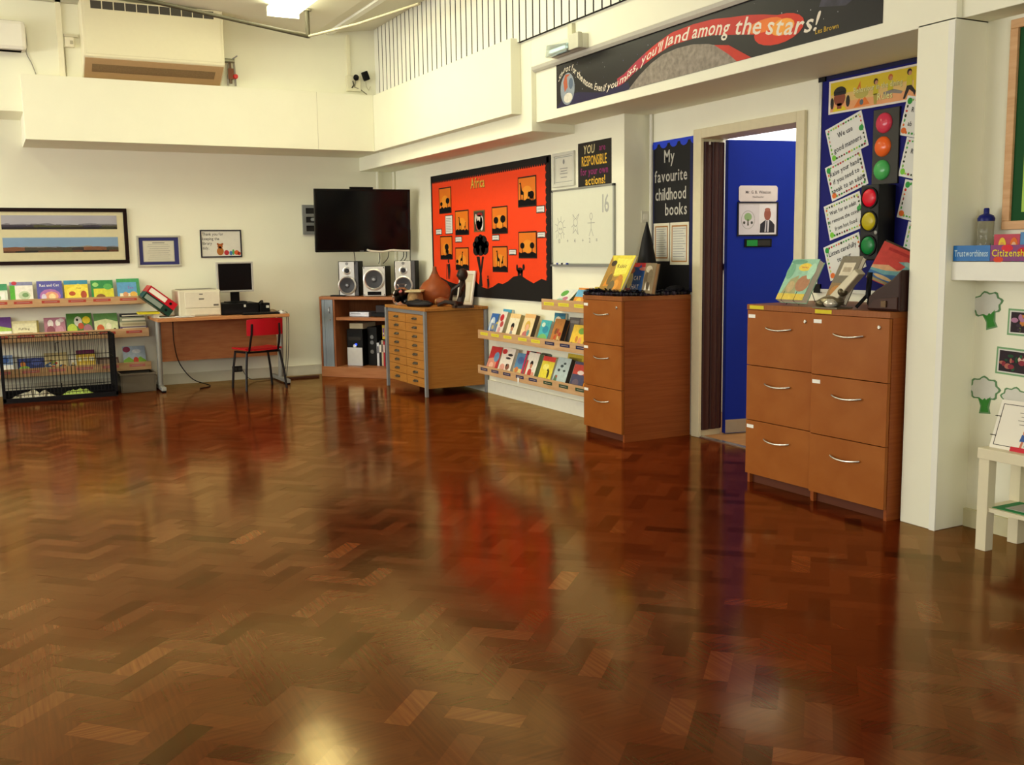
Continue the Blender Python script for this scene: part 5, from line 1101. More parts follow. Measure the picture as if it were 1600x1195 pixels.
MB().prism([(0.012,0.01),(0.19,0.01),(0.19,0.07),(0.05,0.055)], 0.09, 0.098, P('#3a1d16', 0.4)).build('flap', t, bevel=0.003)
MB().box(0.10,0.02,0.098, 0.13,0.05,0.106, P('#5a4632', 0.35, 0.5)).build('buckle', t)

# ---------------------------------------------------------------- door leaf with name sign
dm = fr((4.60,5.50,0.012), (0.9817,-0.1903,0), (0,0,1), (-0.1903,-0.9817,0))
t = T('door', 'deep blue door standing open into the office beyond', 'door', dm)
BLUE = P('#0a2798', 0.5, var=0.04, spec=0.15)
MB().box(0.004,0,-0.044, 0.82,2.05,0, BLUE).build('leaf', t)
MB().box(0.006,0.003,0.0, 0.80,0.098,0.0015, P('#a9a49a', 0.35, 0.6)).build('kick_plate', t)
MB().box(0.60,0.72,0.0, 0.66,1.86,0.004, P('#0e2696', 0.4)).build('vision_panel_bead', t)
m = MB(); m.box(0.74,0.98,0, 0.79,1.12,0.006, CHROME); m.tube([(0.765,1.05,0.006),(0.765,1.05,0.045),(0.66,1.05,0.045)], 0.008, CHROME, 8); m.build('handle', t)
t = T('finger_guard', 'dark brown ribbed strip covering the hinge side of the blue door', 'guard strip', FF(0,0,0))
m = MB(); BR = P('#3c1c1a', 0.4, var=0.12)
for x0, r_ in ((4.452,0.036),(4.520,0.033),(4.572,0.024)):
    m.lathe([(r_,0.05),(r_,2.045)], BR, 16, c=(x0,5.540,0), sq=(1,0.55))
m.build('ribs', t, smooth=True)
m = MB(); m.box(4.41,5.537,0.05, 4.60,5.545,2.045, BR); m.build('backing_strip', t)
for z_ in (2.045,): MB().box(4.45,5.515,z_-0.02, 4.462,5.52,z_, P('#e8e6e0')).build('clip', t)
t = T('name_sign', 'white rounded name plate above a framed portrait card on the blue door', 'sign', dm @ TR(0.085,1.32,0.0012))
m = MB(); m.prism([(0.012,0.31),(0.293,0.31),(0.305,0.322),(0.305,0.408),(0.293,0.42),(0.012,0.42),(0.0,0.408),(0.0,0.322)], 0, 0.006, P('#ded3d2', 0.4)); m.build('name_plate', t, bevel=0.002)
m = MB(); m.text('Mr. G. B. Winston', 0.152, 0.365, 0.030, P('#5a5258'), 'c', 0.0066, 0.85); m.text('Headteacher', 0.152, 0.337, 0.018, P('#7a7074'), 'c', 0.0066, 0.9); m.build('lettering', t)
MB().frame(-0.008,0.072,0.312,0.308,0.010,0,0.007, P('#17162a', 0.4)).build('portrait_frame', t)
m = MB(); m.box(0.0,0.08,0, 0.304,0.30,0.003, P('#d6d0d6'))
m.line([(0.075+0.052*math.cos(2*PI*i/24), 0.185+0.062*math.sin(2*PI*i/24)) for i in range(25)], 0.004, P('#a9a8a4'), 0.0034)
m.disc(0.075,0.205,0.030,0.028, P('#8fae7c'), 0.0036, 14); m.poly([(0.069,0.145),(0.081,0.145),(0.078,0.19),(0.072,0.19)], P('#3a3428'), 0.0038); m.disc(0.045,0.165,0.009,0.011, P('#4a4a44'), 0.0038, 8); m.disc(0.105,0.165,0.009,0.011, P('#4a4a44'), 0.0038, 8)
m.rect(0.163,0.085,0.298,0.298, P('#e4e0e4'), 0.0034)
m.poly([(0.168,0.095),(0.285,0.095),(0.285,0.15),(0.262,0.175),(0.235,0.19),(0.21,0.182),(0.172,0.155)], P('#2e2c36'), 0.0038); m.poly([(0.206,0.10),(0.238,0.10),(0.243,0.183),(0.226,0.19),(0.214,0.183)], P('#cfccd4'), 0.0040); m.poly([(0.216,0.10),(0.228,0.10),(0.229,0.178),(0.220,0.178)], P('#55525e'), 0.0042)
m.disc(0.228,0.222,0.027,0.042, P('#9a5a4c'), 0.0044, 16); m.disc(0.228,0.255,0.022,0.012, P('#a8685a'), 0.0046, 12)
m.build('portrait_card', t)
t = T('slider_sign', 'small black sliding sign with green square under the door name plate', 'sign', dm @ TR(0.135,1.315,0.0012))
MB().box(0,0,0, 0.215,0.058,0.008, BLACK).build('holder', t, bevel=0.002); MB().box(0.016,0.008,0.008, 0.10,0.050,0.0095, P('#1f8a3c')).build('slider', t); MB().box(0.104,0.010,0.008, 0.20,0.048,0.009, DARK).build('cover', t)

# ---------------------------------------------------------------- blue rules board in the alcove
t = T('rules_board', 'dark blue silver framed board of dining rules right of the door', 'notice board', FR(4.435,1.07,4.41))
MB().box(0.0,0,0, 1.10,1.232,0.010, P('#10136a', 0.75, var=0.08, scale=80)).build('backing', t)
m = MB(); m.frame(-0.015,-0.015,1.115,1.247,0.020,0,0.016, P('#b9b9b2', 0.35, 0.5)); m.build('frame', t)
for x, y in ((-0.02,-0.02),(-0.02,1.20)): MB().box(x,y,0, x+0.052,y+0.052,0.020, BLACK).build('corner_cap', t)
MB().rect(0.03,1.205,1.08,1.232, P('#0c0e3c'), 0.0105).build('border_strip', t)
XB = 4.41-0.0105
t = T('rules_banner', 'yellow and orange banner with school children across the top of the blue board', 'banner', FR(4.378,2.078,XB) @ Matrix.Scale(0.785,4,(0,1,0)))
m = MB(); m.box(0,0,0, 0.90,0.236,0.0015, P('#e4ddd4', 0.3)); m.rect(0.014,0.014,0.886,0.222, P('#e3a06a', 0.35), 0.0019); m.rect(0.014,0.075,0.886,0.222, P('#ddba72', 0.35), 0.0021); m.rect(0.014,0.135,0.886,0.222, P('#d8bf2c', 0.35), 0.0023)
m.rect(0.60,0.05,0.886,0.222, P('#dcc520', 0.35), 0.0024); m.build('sheet', t)
m = MB(); w_ = 0.0027
m.poly([(0.03,0.014),(0.14,0.014),(0.12,0.045),(0.05,0.045)],P('#e0c82a'),w_)
m.disc(0.084,0.105,0.044,0.055,P('#8a4a34'),w_+0.0002,16); m.rect(0.066,0.03,0.1,0.07,P('#8a4a34'),w_+0.0002); m.disc(0.086,0.145,0.048,0.042,P('#2b2826'),w_+0.0004,16,0,PI); m.rect(0.040,0.128,0.132,0.147,P('#2b2826'),w_+0.0004); m.disc(0.028,0.075,0.013,0.042,P('#2b2826'),w_+0.0003,10); m.disc(0.147,0.075,0.015,0.042,P('#2b2826'),w_+0.0003,10)
m.poly([(0.19,0.10),(0.24,0.12),(0.235,0.20)],P('#d2702c'),w_); m.disc(0.245,0.11,0.05,0.034,P('#b9ae5a'),w_+0.0002,14); m.poly([(0.19,0.02),(0.23,0.08),(0.245,0.05),(0.27,0.085),(0.305,0.03)],P('#df7a34'),w_); m.disc(0.247,0.05,0.014,0.02,P('#5a6a72'),w_+0.0004,10)
for x, y, hc in ((0.345,0.155,'#3a241a'),(0.445,0.165,'#c06a2c'),(0.57,0.175,'#33201a')):
    m.disc(x,y+0.018,0.016,0.022,P(hc),w_+0.0003,12); m.disc(x+0.004,y+0.010,0.011,0.015,P('#c08a68'),w_+0.0005,12); m.poly([(x-0.018,y-0.07),(x+0.02,y-0.07),(x+0.017,y-0.005),(x-0.014,y-0.005)],P('#c9bd30'),w_+0.0002)
m.poly([(0.556,0.105),(0.585,0.105),(0.615,0.06),(0.607,0.03),(0.597,0.055),(0.572,0.078),(0.545,0.02),(0.532,0.022)],P('#2c2524'),w_+0.0003); m.poly([(0.40,0.09),(0.47,0.10),(0.53,0.075),(0.52,0.06),(0.46,0.075),(0.40,0.06)],P('#8a857c'),w_+0.0002)
m.poly([(0.33,0.09),(0.36,0.09),(0.355,0.02),(0.335,0.02)],P('#a89a4a'),w_+0.0002); m.build('children_picture', t)
m = MB(); m.text('Behaviour in the dining', 0.19, 0.118, 0.056, P('#8f8a5a'), 'l', 0.0036, 0.62); m.text('Behaviour in the dining', 0.188, 0.120, 0.056, P('#e0d890'), 'l', 0.0038, 0.62); m.build('title_lettering', t)
m = MB(); m.text('Rules', 0.36, 0.042, 0.066, P('#8f8a5a'), 'l', 0.0036, 0.72); m.text('Rules', 0.358, 0.044, 0.066, P('#e0d890'), 'l', 0.0038, 0.72); m.build('lettering', t)
def rule(label, yc, zc, w, h, ang, lines, seed, ts=0.034, x=XB):
    ts *= 1.18
    t = T('rule_sign', label, 'sign', FR(yc,zc,x) @ RZ(R(ang)), 'laminated rule signs with vegetable borders')
    m = MB(); m.box(-w/2,-h/2,0, w/2,h/2,0.002, P('#dfe0dc', 0.2, var=0.02)); m.frame(-w/2+0.012,-h/2+0.012,w/2-0.012,h/2-0.012,0.002,0.002,0.0023,P('#b8bcae')); m.build('sheet', t)
    m = MB(); rnd = random.Random(seed); pal = ['#3a9a3c','#7ab83c','#c83a2a','#d8702c','#2c3a1c','#b8c85a','#8a2c34','#4aa84a']
    n = 13
    for i in range(n):
        for s_ in (-1, 1): m.disc(-w/2+0.024+(w-0.048)*i/(n-1), s_*(h/2-0.018), rnd.uniform(0.005,0.009), rnd.uniform(0.004,0.008), P(rnd.choice(pal)), 0.0026, 8)
    for i in range(7):
        for s_ in (-1, 1): m.disc(s_*(w/2-0.017), -h/2+0.03+(h-0.06)*i/6, rnd.uniform(0.004,0.008), rnd.uniform(0.005,0.010), P(rnd.choice(pal)), 0.0026, 8)
    big = ['#2c9a3c','#e0702c'] if seed % 2 else ['#7ac83c','#3a9a4a']
    m.disc(-w/2+0.024, (h/2-0.026) if seed % 2 else -h/2+0.026, 0.016, 0.017, P(big[0]), 0.0029, 12); m.disc(-w/2+0.026 if seed % 2 else w/2-0.024, -h/2+0.026 if seed % 2 else 0.01, 0.018, 0.016, P(big[1]), 0.0029, 12)
    m.build('vegetable_border', t)
    m = MB(); k = len(lines); g = (h-0.06)/max(k, 1)
    for i, s_ in enumerate(lines):
        if s_: m.text(s_, 0 if len(s_) > 3 else -w*0.30, (k-1)*g/2-i*g-ts*0.35, ts, P('#23232c'), 'c', 0.0032, 0.82)
    m.build('lettering', t)
rule('tilted rule sign reading We use good manners', 4.235, 1.935, 0.28, 0.205, 17, ['We use','good manners'], 2, 0.036)
rule('tilted rule sign reading Raise your hand if you need to speak to an adult', 4.229, 1.722, 0.28, 0.205, 18, ['Raise your hand','if you need to','speak to an adult'], 3, 0.034)
rule('tilted rule sign reading Wait for an adult to remove the covers from hot food', 4.233, 1.494, 0.28, 0.205, 16, ['Wait for an adult','to remove the covers','from hot food'], 4, 0.028)
rule('tilted rule sign reading Listen carefully to your, half hidden by the brown book', 4.225, 1.262, 0.28, 0.205, 18, ['Listen carefully','to your','adults'], 5, 0.034)
rule('uppermost rule sign cut off by the white pillar at the right of the blue board', 3.70, 1.975, 0.29, 0.205, -14, ['R','ab'], 7, 0.03)
rule('second rule sign from the top cut off by the white pillar', 3.695, 1.76, 0.29, 0.205, -14, ['R',''], 6, 0.03)
rule('third rule sign from the top cut off by the white pillar', 3.695, 1.54, 0.29, 0.205, -14, ['',''], 9, 0.03)
rule('lowest rule sign cut off by the white pillar behind the wave picture book', 3.66, 1.32, 0.29, 0.205, -12, ['',''], 8, 0.03)
t = T('signal_lights', 'flat black strip with pink, orange and green light discs on the blue board', 'signal lights', FR(4.035,1.655,XB))
MB().box(0,0,0, 0.178,0.405,0.012, P('#2c2926', 0.35, var=0.15)).build('panel', t, bevel=0.003)
for (x, y, c, n_) in ((0.078,0.328,'#d8405a','pink light disc'),(0.074,0.203,'#f06a2c','orange light disc'),(0.072,0.078,'#4aa85a','green light disc')):
    m = MB(TR(x,y,0.012)); m.lathe([(0.055,0),(0.054,0.006),(0.045,0.014),(0.025,0.020),(0.002,0.022)], P(c, 0.15, var=0.12, scale=12), 22); tag(m.build('light_disc', t, smooth=True), n_)
t = T('traffic_light', 'black box traffic light with red, yellow and green lamps below the flat one', 'traffic light', FR(3.995,1.245,4.3985))
MB().box(0,0,0, 0.125,0.405,0.13, P('#0d0c0d', 0.4)).build('housing', t, bevel=0.006)
for y, c, n_ in ((0.335,'#d4102c','red lamp'),(0.210,'#b8a81c','yellow lamp'),(0.080,'#0c7a3a','green lamp')):
    m = MB(TR(0.064,y,0.13)); m.lathe([(0.050,0),(0.048,0.006),(0.044,0.010),(0.025,0.013),(0.002,0.014)], P(c, 0.25, var=0.12, scale=16), 22); l_ = tag(m.build('lamp', t, smooth=True), n_)
    m = MB(TR(0.064,y,0.13)); m.lathe([(0.0575,0.0),(0.0575,0.008),(0.050,0.008),(0.050,0.0)], BLACK, 22); m.build('lamp_rim', l_)
MB(TR(0.112,0.148,0.13)).lathe([(0.011,0),(0.011,0.003),(0.006,0.005)], P('#8a8a88', 0.3, 0.6), 12).build('key_lock', t)

# ---------------------------------------------------------------- space banner on the beam
t = T('space_banner', 'long black space banner with curving motto, earth and moon on the beam', 'banner', FR(6.522,2.362,3.84))
BWD, BHT = 3.03, 0.308
MB().box(0,0,0, BWD,BHT,0.003, P('#151117', 0.35, var=0.25, scale=5)).build('sheet', t)
m = MB(); w_ = 0.0036
m.poly([(0.0,0.0),(0.95,0.0),(0.93,0.05),(0.6,0.03),(0.3,0.075),(0.1,0.07)], P('#1a1440', 0.35, var=0.3, scale=6), w_)
m.disc(0.158,0.118,0.098,0.112,P('#8c95a0',0.35,var=0.4,scale=18),w_+0.0002,24); m.poly([(0.12,0.10),(0.16,0.13),(0.15,0.20),(0.20,0.215),(0.13,0.222),(0.10,0.17)],P('#b05a3c'),w_+0.0004); m.disc(0.165,0.055,0.06,0.035,P('#d8d2c4',0.4,var=0.3,scale=30),w_+0.0004,14); m.disc(0.205,0.15,0.03,0.04,P('#5c6a80'),w_+0.0004,10)
m.poly([(0.93,0.0),(2.04,0.0),(1.99,0.045),(1.88,0.10),(1.75,0.14),(1.6,0.165),(1.45,0.17),(1.3,0.158),(1.18,0.125),(1.06,0.075)], P('#8d8276', 0.5, var=0.75, scale=30), w_+0.0003)
m.poly([(1.80,0.125),(1.93,0.10),(2.12,0.0),(2.0,0.0),(1.93,0.05)], P('#c22a1c', 0.4, var=0.3, scale=8), w_+0.0005)
# red comet tail behind the words
def wave(u):
    P_ = [(0.04,0.185),(0.13,0.245),(0.22,0.245),(0.31,0.18),(0.42,0.11),(0.52,0.065),(0.63,0.038),(0.78,0.042),(0.87,0.055),(1.0,0.105),(1.11,0.140),(1.22,0.170),(1.39,0.205),(1.6,0.205),(1.79,0.190),(1.93,0.165),(2.06,0.145),(2.2,0.12),(2.35,0.085),(2.5,0.062),(2.7,0.05),(3.0,0.05)]
    for a, b in zip(P_, P_[1:]):
        if a[0] <= u <= b[0]:
            k = (u-a[0])/(b[0]-a[0]); return a[1]+(b[1]-a[1])*k, math.atan2(b[1]-a[1], b[0]-a[0])
    return P_[-1][1], 0
up, lo = [], []
N_ = 40
for i in range(N_+1):
    u = 0.80+(2.42-0.80)*i/N_; y, a = wave(u); hh = 0.046+0.046*min(1,(u-0.80)/1.3)
    up.append((u, min(BHT-0.004, y+hh))); lo.append((u, y-0.008-0.012*max(0,(u-1.9)/0.5)))
up.append((2.47, 0.13)); 
for i in range(len(lo)-1): m.add([(lo[i][0],lo[i][1],w_+0.0007),(lo[i+1][0],lo[i+1][1],w_+0.0007),(up[i+1][0],up[i+1][1],w_+0.0007),(up[i][0],up[i][1],w_+0.0007)], [(0,1,2,3)], P('#a81e3c' if i < 8 else '#c22a24', 0.4, var=0.15, scale=8))
m.disc(2.33,0.108,0.19,0.075,P('#d0301c',0.4,var=0.15,scale=8),w_+0.0008,20)
m.disc(2.22,0.150,0.14,0.034,P('#e8782c',0.4,var=0.2,scale=10),w_+0.0009,16); m.disc(2.36,0.115,0.09,0.042,P('#f0a03c',0.4,var=0.2,scale=10),w_+0.0010,16)
m.poly([(2.62,0.16),(2.80,0.13),(2.97,0.2),(2.99,0.285),(2.86,0.30),(2.68,0.29)], P('#3a3646', 0.4, var=0.8, scale=16), w_+0.0003); m.disc(2.84,0.235,0.075,0.045,P('#6a6c72',0.4,var=0.6,scale=20),w_+0.0005,18); m.disc(2.83,0.25,0.035,0.022,P('#b4bfa0',0.4,var=0.3,scale=20),w_+0.0007,14)
rr = random.Random(8)
for i in range(60):
    x, y = rr.uniform(0.02,BWD-0.02), rr.uniform(0.02,BHT-0.02); r_ = rr.uniform(0.0012,0.004); m.disc(x,y,r_,r_*1.2,P(rr.choice(['#8a8698','#b8b4b8','#5a5a8a'])),w_+0.0002,6)
m.build('space_picture', t)
m = MB(); u = 0.045; s_ = "Shoot for the moon. Even if you miss, you'll land among the stars!"
LT = P('#e6dccb', 0.4)
words = s_.split(' ')
spans = [(0.03,0.20),(0.215,0.275),(0.285,0.365),(0.37,0.50),(0.515,0.615),(0.625,0.665),(0.675,0.81),(0.825,1.045),(1.07,1.30),(1.325,1.56),(1.59,1.93),(1.97,2.20),(2.23,2.62)]
for wd_, (a, b) in zip(words, spans):
    tot = sum(glyph(c)[2]+0.085 for c in wd_); k = (b-a)/tot; u = a
    for c in wd_:
        v, f, gw = glyph(c); y, ang = wave(u+gw*k*0.5); hgt = 0.062+0.066*min(1.0, max(0, (u-0.6)/1.5)); ca, sa = 1.0, math.tan(max(-0.9,min(0.9,ang)))
        m.add([(u+p[0]*k+p[1]*hgt*0.40, y-0.004+p[1]*hgt+(p[0]*k)*sa, w_+0.0014) for p in v], f, LT); u += (gw+0.085)*k
m.build('lettering', t)
MB().text('Les Brown', 2.68, 0.032, 0.036, P('#c9a63c'), 'c', w_+0.0014, 0.95).build('signature', t)

# ---------------------------------------------------------------- things high on the walls
t = T('emergency_light', 'clear plastic emergency light fixed to the fascia left of the space banner', 'emergency light', FR(6.45,2.70,3.80))
MB().box(0.0,0.0,0, 0.43,0.10,0.05, P('#d9d8c4', 0.35)).build('base', t, bevel=0.006)
m = MB(); m.prism([(0.0,0.0),(0.30,0.0),(0.30,0.055),(0.02,0.085)], 0.05, 0.10, GLASS('#dfe8dc', 0.1, 0.6)); m.build('lens_cover', t, bevel=0.008)
MB().tube([(0.05,0.035,0.075),(0.25,0.035,0.075)], 0.012, EMIT('#d8fff0', 1.2), 10).build('lamp_tube', t)
MB().box(0.30,0.0,0.05, 0.43,0.105,0.085, P('#c9c8b2', 0.4)).build('end_block', t, bevel=0.005)
MB().box(0.20,0.10,0.0, 0.26,0.20,0.03, P('#cfcdb0', 0.4)).build('cable_box', t, bevel=0.004)
# fan convector
t = T('fan_convector', 'large cream fan heater cabinet high on the back wall', 'heater', FB(0.945,2.95,10.15) @ Matrix.Scale(0.965,4,(1,0,0)))
HC = P('#e6dfc0', 0.4, var=0.02)
m = MB(); m.prism([(0,0.0),(0.235,0.158),(0.24,0.17),(0.24,0.66),(0,0.66)], 0, 1.285, HC)
m.v = [(v[2], v[1], v[0]) for v in m.v]; m.f = [f[::-1] for f in m.f]; m.build('casing', t, bevel=0.006)
MB().box(0.025,0.185,0.24, 1.26,0.655,0.244, HC).build('front_panel', t, bevel=0.002)
m = MB(); m.box(0.08,0.575,0.244, 1.20,0.645,0.246, P('#4d4a42', 0.6))
for i in range(12): m.box(0.08+i*1.12/11-0.004,0.575,0.246, 0.08+i*1.12/11+0.004,0.645,0.2485, HC)
m.frame(0.074,0.569,1.206,0.651,0.006,0.244,0.249,HC); m.build('outlet_grille', t)
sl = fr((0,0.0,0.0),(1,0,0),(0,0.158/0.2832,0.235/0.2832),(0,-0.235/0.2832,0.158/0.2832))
m = MB(sl); m.box(0.012,0.015,0,1.273,0.27,0.003,P('#bd9c70', 0.5, var=0.06)); m.rect(0.075,0.10,1.205,0.20,P('#8a7250',0.6,var=0.3,scale=80),0.0035); m.build('inlet_grille', t)  # tan puts the underside's shade into the cream inlet's colour
t = T('valve_set', 'small pipe valve with red handle beside the fan heater', 'valve', FB(2.225,2.96,10.15))
m = MB(); m.tube([(-0.01,0.235,0.05),(0.09,0.235,0.05)], 0.022, P('#8f8c78',0.4,0.4), 8); m.tube([(0.045,0.25,0.05),(0.05,0.02,0.05)], 0.014, P('#6f5a44',0.4,0.4), 8); m.tube([(0.085,0.25,0.05),(0.095,0.0,0.05)], 0.010, P('#8a8478',0.4,0.4), 8); m.tube([(0.02,0.0,0.05),(0.035,0.2,0.05)], 0.010, P('#8a8478',0.4,0.4), 8); m.box(0.025,0.06,0.03,0.075,0.16,0.075,P('#7c4a2c',0.5)); m.build('valve_body', t)
MB().lathe([(0.02,0),(0.024,0.02),(0.02,0.04)], P('#c22a24', 0.4), 12, c=(0.09,0.085,0.06)).build('red_handle', t); MB().tube([(0.07,0.25,0.06),(0.12,0.285,0.06)], 0.006, GREY, 6).build('lever', t)
MB().box(0.03,0.1,0.0, 0.06,0.13,0.035, GREY).build('pipe_clip', t)
t = T('projector_speaker', 'rounded white wall unit cut off by the left picture edge', 'wall unit', FB(-0.10,3.135,10.15))
MB().box(0,0,0, 0.595,0.255,0.15, P('#e9e5d8', 0.2, var=0.02)).build('casing', t, bevel=0.035)
MB().box(0.05,0.0,0.02, 0.55,0.004,0.13, P('#8d8674')).build('underside_vent', t)
cable('thin grey lead hanging from the rounded white wall unit', [(0.499,10.145,3.36),(0.503,10.14,3.22),(0.493,10.14,3.14),(0.53,10.14,3.05),(0.56,10.14,2.95)], 0.004, P('#8d8b80'))
t = T('wiring_trunking', 'white cable trunking with switch box left of the fan heater', 'trunking', FB(0.755,2.945,10.15))
MB().box(0,0,0, 0.045,0.70,0.025, P('#efe9cc', 0.4)).build('trunk', t); MB().box(0.055,0.36,0, 0.175,0.385,0.03, P('#cfc9ae')).build('branch', t)
MB().box(0.060,0.27,0, 0.135,0.355,0.045, P('#e9e2c8', 0.35)).build('switch_box', t, bevel=0.004); MB().box(0.10,0.295,0.045, 0.125,0.325,0.05, P('#b5ad94')).build('rocker', t)
MB().tube([(0.058,0.0,0.008),(0.055,0.27,0.008)], 0.005, P('#b8b196'), 6).build('lead', t)
t = T('socket_box', 'white junction box with two black plugs in the upper corner', 'junction box', FB(3.455,2.985,10.15))
MB().box(0,0,0, 0.15,0.155,0.04, P('#dcd8bc', 0.4)).build('box', t, bevel=0.004); MB().box(0.02,0.155,0, 0.05,0.56,0.022, P('#e9e4c6')).build('trunk', t)
m = MB(); m.ball((0.095,0.135,0.055), (0.03,0.032,0.03), BLACK, 10); m.build('small_plug', t, smooth=True)
MB().box(-0.03,-0.045,-0.02, 0.03,0.045,0.035, BLACK).build('large_plug', t, mx=TR(0.205,0.16,0.03) @ RZ(R(20)), bevel=0.008)
m = MB(); m.tube([(0.205,0.12,0.03),(0.215,0.06,0.02),(0.24,0.02,0.02),(0.26,0.06,0.02)], 0.005, P('#c9c4a8'), 6); m.tube([(0.09,0.11,0.05),(0.08,0.04,0.045),(0.15,0.02,0.03),(0.22,-0.02,0.015)], 0.005, P('#8a8672'), 6); m.tube([(0.05,0.03,0.045),(0.07,0.06,0.05),(0.06,0.1,0.05)], 0.007, P('#4a4638'), 6); m.build('leads', t)
t = T('ceiling_rail', 'grey angled curtain rail hung from the ceiling by a rod beside the light', 'rail', FF(2.81,9.27,3.31))
RL = P('#4d4838', 0.6, 0.0)
m = MB(); m.tube([(0,0,0),(-0.88,-0.455,0),(-1.95,-1.0,0)], 0.017, RL, 10); m.build('left_rail', t, smooth=True)
m = MB(); m.tube([(0,0,0),(0.25,-0.68,0),(0.46,-1.55,0)], 0.012, P('#b5ad90', 0.5, 0.2), 10); m.build('right_rail', t, smooth=True)
MB().tube([(0,0,-0.012),(0,0,0.24)], 0.020, RL, 10).build('rod', t); MB().lathe([(0.04,0.225),(0.04,0.24)], P('#8a8474', 0.5), 12).build('ceiling_plate', t)
# two ceiling lights in view, others added unseen to brighten the hall
def fluor(label, x, y, z, L=1.45):
    t = T('ceiling_light', label, 'ceiling light', FF(x,y,z), 'fluorescent ceiling lights')
    MB().box(-0.10,-L/2,0.05, 0.10,L/2,0.07, P('#e4e2d6', 0.4)).build('batten', t)
    m = MB(); q = [(-0.145,0.05),(0.145,0.05),(0.13,0.0),(0.08,-0.03),(-0.08,-0.03),(-0.13,0.0)]
    m.prism(q, -L/2, L/2, EMIT('#fffdd8', TUBE))
    for i, v in enumerate(m.v): m.v[i] = (v[0], v[2], v[1])
    for i, f in enumerate(m.f): m.f[i] = f[::-1]
    m.build('diffuser', t)
    for s_ in (-1, 1): MB().box(-0.148,s_*L/2-0.012,-0.032, 0.148,s_*L/2+0.012,0.052, P('#d9d6c4', 0.4)).build('end_cap', t)
fluor('fluorescent ceiling light at the top of the picture beside the hanging rod', 2.60, 8.60, 3.50)
fluor('second fluorescent ceiling light peeping in at the top picture edge left of the first', 2.14, 7.95, 3.545)
FILL_LIGHTS = [(2.62,6.2),(0.85,8.15),(-0.9,8.4),(-0.9,5.4),(-4.2,8.0),(-4.2,4.8)]
for i, (x, y) in enumerate(FILL_LIGHTS):
    fluor('fluorescent ceiling light number %d added outside the picture to brighten the hall' % (i+1), x, y, 3.50 if x > 2 else 3.60)

# ---------------------------------------------------------------- recess by the pillar
XR = 4.05
def RS(y, z, x=XR): return FR(y, z, x)
t = T('green_board', 'green notice board in a pale wood frame at the right picture edge', 'notice board', RS(2.945,1.385))
MB().frame(-0.012,0.0,0.95,0.90,0.038,0,0.022, WOOD('#c99a6a', '#d9ae80', (6, 40, 40), 0.45)).build('frame', t, bevel=0.003)
MB().box(0.02,0.03,0, 0.92,0.87,0.008, P('#0f4a22', 0.7)).build('backing', t)
MB().box(0.075,0.075,0.008, 0.40,0.45,0.0095, P('#a8cf5a', 0.6)).build('pinned_sheet', t)
SZ = 1.2465
t = T('drinks_bottle', 'clear sports bottle with dark blue cap on the recess shelf', 'bottle', FF(3.985,3.00,SZ))
m = MB(); m.lathe([(0.034,0),(0.036,0.004),(0.036,0.09),(0.033,0.105),(0.035,0.12),(0.034,0.175),(0.030,0.185)], GLASS('#f6f6ee', 0.06, 0.95), 20); m.build('body', t, smooth=True)
m = MB(); m.lathe([(0.036,0.178),(0.037,0.190),(0.030,0.203),(0.014,0.210),(0.012,0.212),(0.012,0.232),(0.009,0.236)], P('#16206e', 0.35), 18); m.build('cap', t, smooth=True)
m = MB()
for i in range(8): a = -2.75+0.16*i; m.add([(0.0365*math.cos(a),0.0365*math.sin(a),0.03),(0.0365*math.cos(a+0.09),0.0365*math.sin(a+0.09),0.03),(0.0365*math.cos(a+0.09),0.0365*math.sin(a+0.09),0.05+0.015*(i%3)),(0.0365*math.cos(a),0.0365*math.sin(a),0.05+0.015*(i%3))], [(0,1,2,3)], P('#6a6a64'))
m.build('printed_scale', t)
def strip(label, y0, y1, z0, z1, x, col, txt, tc, fs, spots=()):
    w_, h_ = y0-y1, z1-z0
    t = T('word_sign', label, 'sign', FR(y0,z0,x), 'value word signs on the recess shelf')
    MB().box(0,0,0, w_,h_,0.004, P(col, 0.35, var=0.08)).build('card', t)
    m = MB()
    for x_, y_, r_, c_ in spots: m.disc(x_*w_, y_*h_, r_*w_, r_*h_*1.6, P(c_), 0.0044, 12)
    m.text(txt, w_/2, h_*0.30, fs, P(tc), 'c', 0.0050, min(1.0, (w_*0.92)/twidth(txt, fs))); m.build('lettering', t)
strip('blue word sign reading Trustworthiness along the recess shelf edge', 3.078, 2.892, 1.249, 1.318, 3.880, '#1a6ab0', 'Trustworthiness', '#bcd8e4', 0.040)
strip('magenta and red word sign reading Citizenship along the recess shelf edge', 2.890, 2.69, 1.249, 1.318, 3.880, '#7a1c6a', 'Citizenship', '#e4d02c', 0.042, ((0.4,0.8,0.14,'#d82c3c'),(0.8,0.6,0.16,'#c82434'),(0.2,0.1,0.12,'#d8482c'),(0.95,0.9,0.14,'#e0402c')))
def kids(label, y0, y1, h, x, col, faces):
    t = T('picture_box', label, 'box', FR(y0,SZ,x), 'cartoon picture boxes on the recess shelf'); w_ = y0-y1
    MB().box(0,0,-0.05, w_,h,0, P(col, 0.35, var=0.06)).build('box', t)
    m = MB()
    for (fx, hc, sc, bc) in faces: m.disc(fx*w_,h*0.22,w_*0.13,h*0.24,P(bc),0.0006,14); m.disc(fx*w_,h*0.58,w_*0.15,h*0.30,P(hc),0.0010,16); m.disc(fx*w_,h*0.50,w_*0.105,h*0.22,P(sc),0.0014,16); m.disc(fx*w_-w_*0.04,h*0.52,w_*0.012,h*0.03,P('#2a2020'),0.0018,8); m.disc(fx*w_+w_*0.04,h*0.52,w_*0.012,h*0.03,P('#2a2020'),0.0018,8)
    m.build('children_picture', t)
kids('red box with two cartoon children, blond and ginger, on the recess shelf', 2.930, 2.805, 0.118, 3.95, '#b81e3c', [(0.33,'#e8c43c','#e0a04a','#d8903c'),(0.78,'#e0702c','#ecb890','#3a9ab0')])
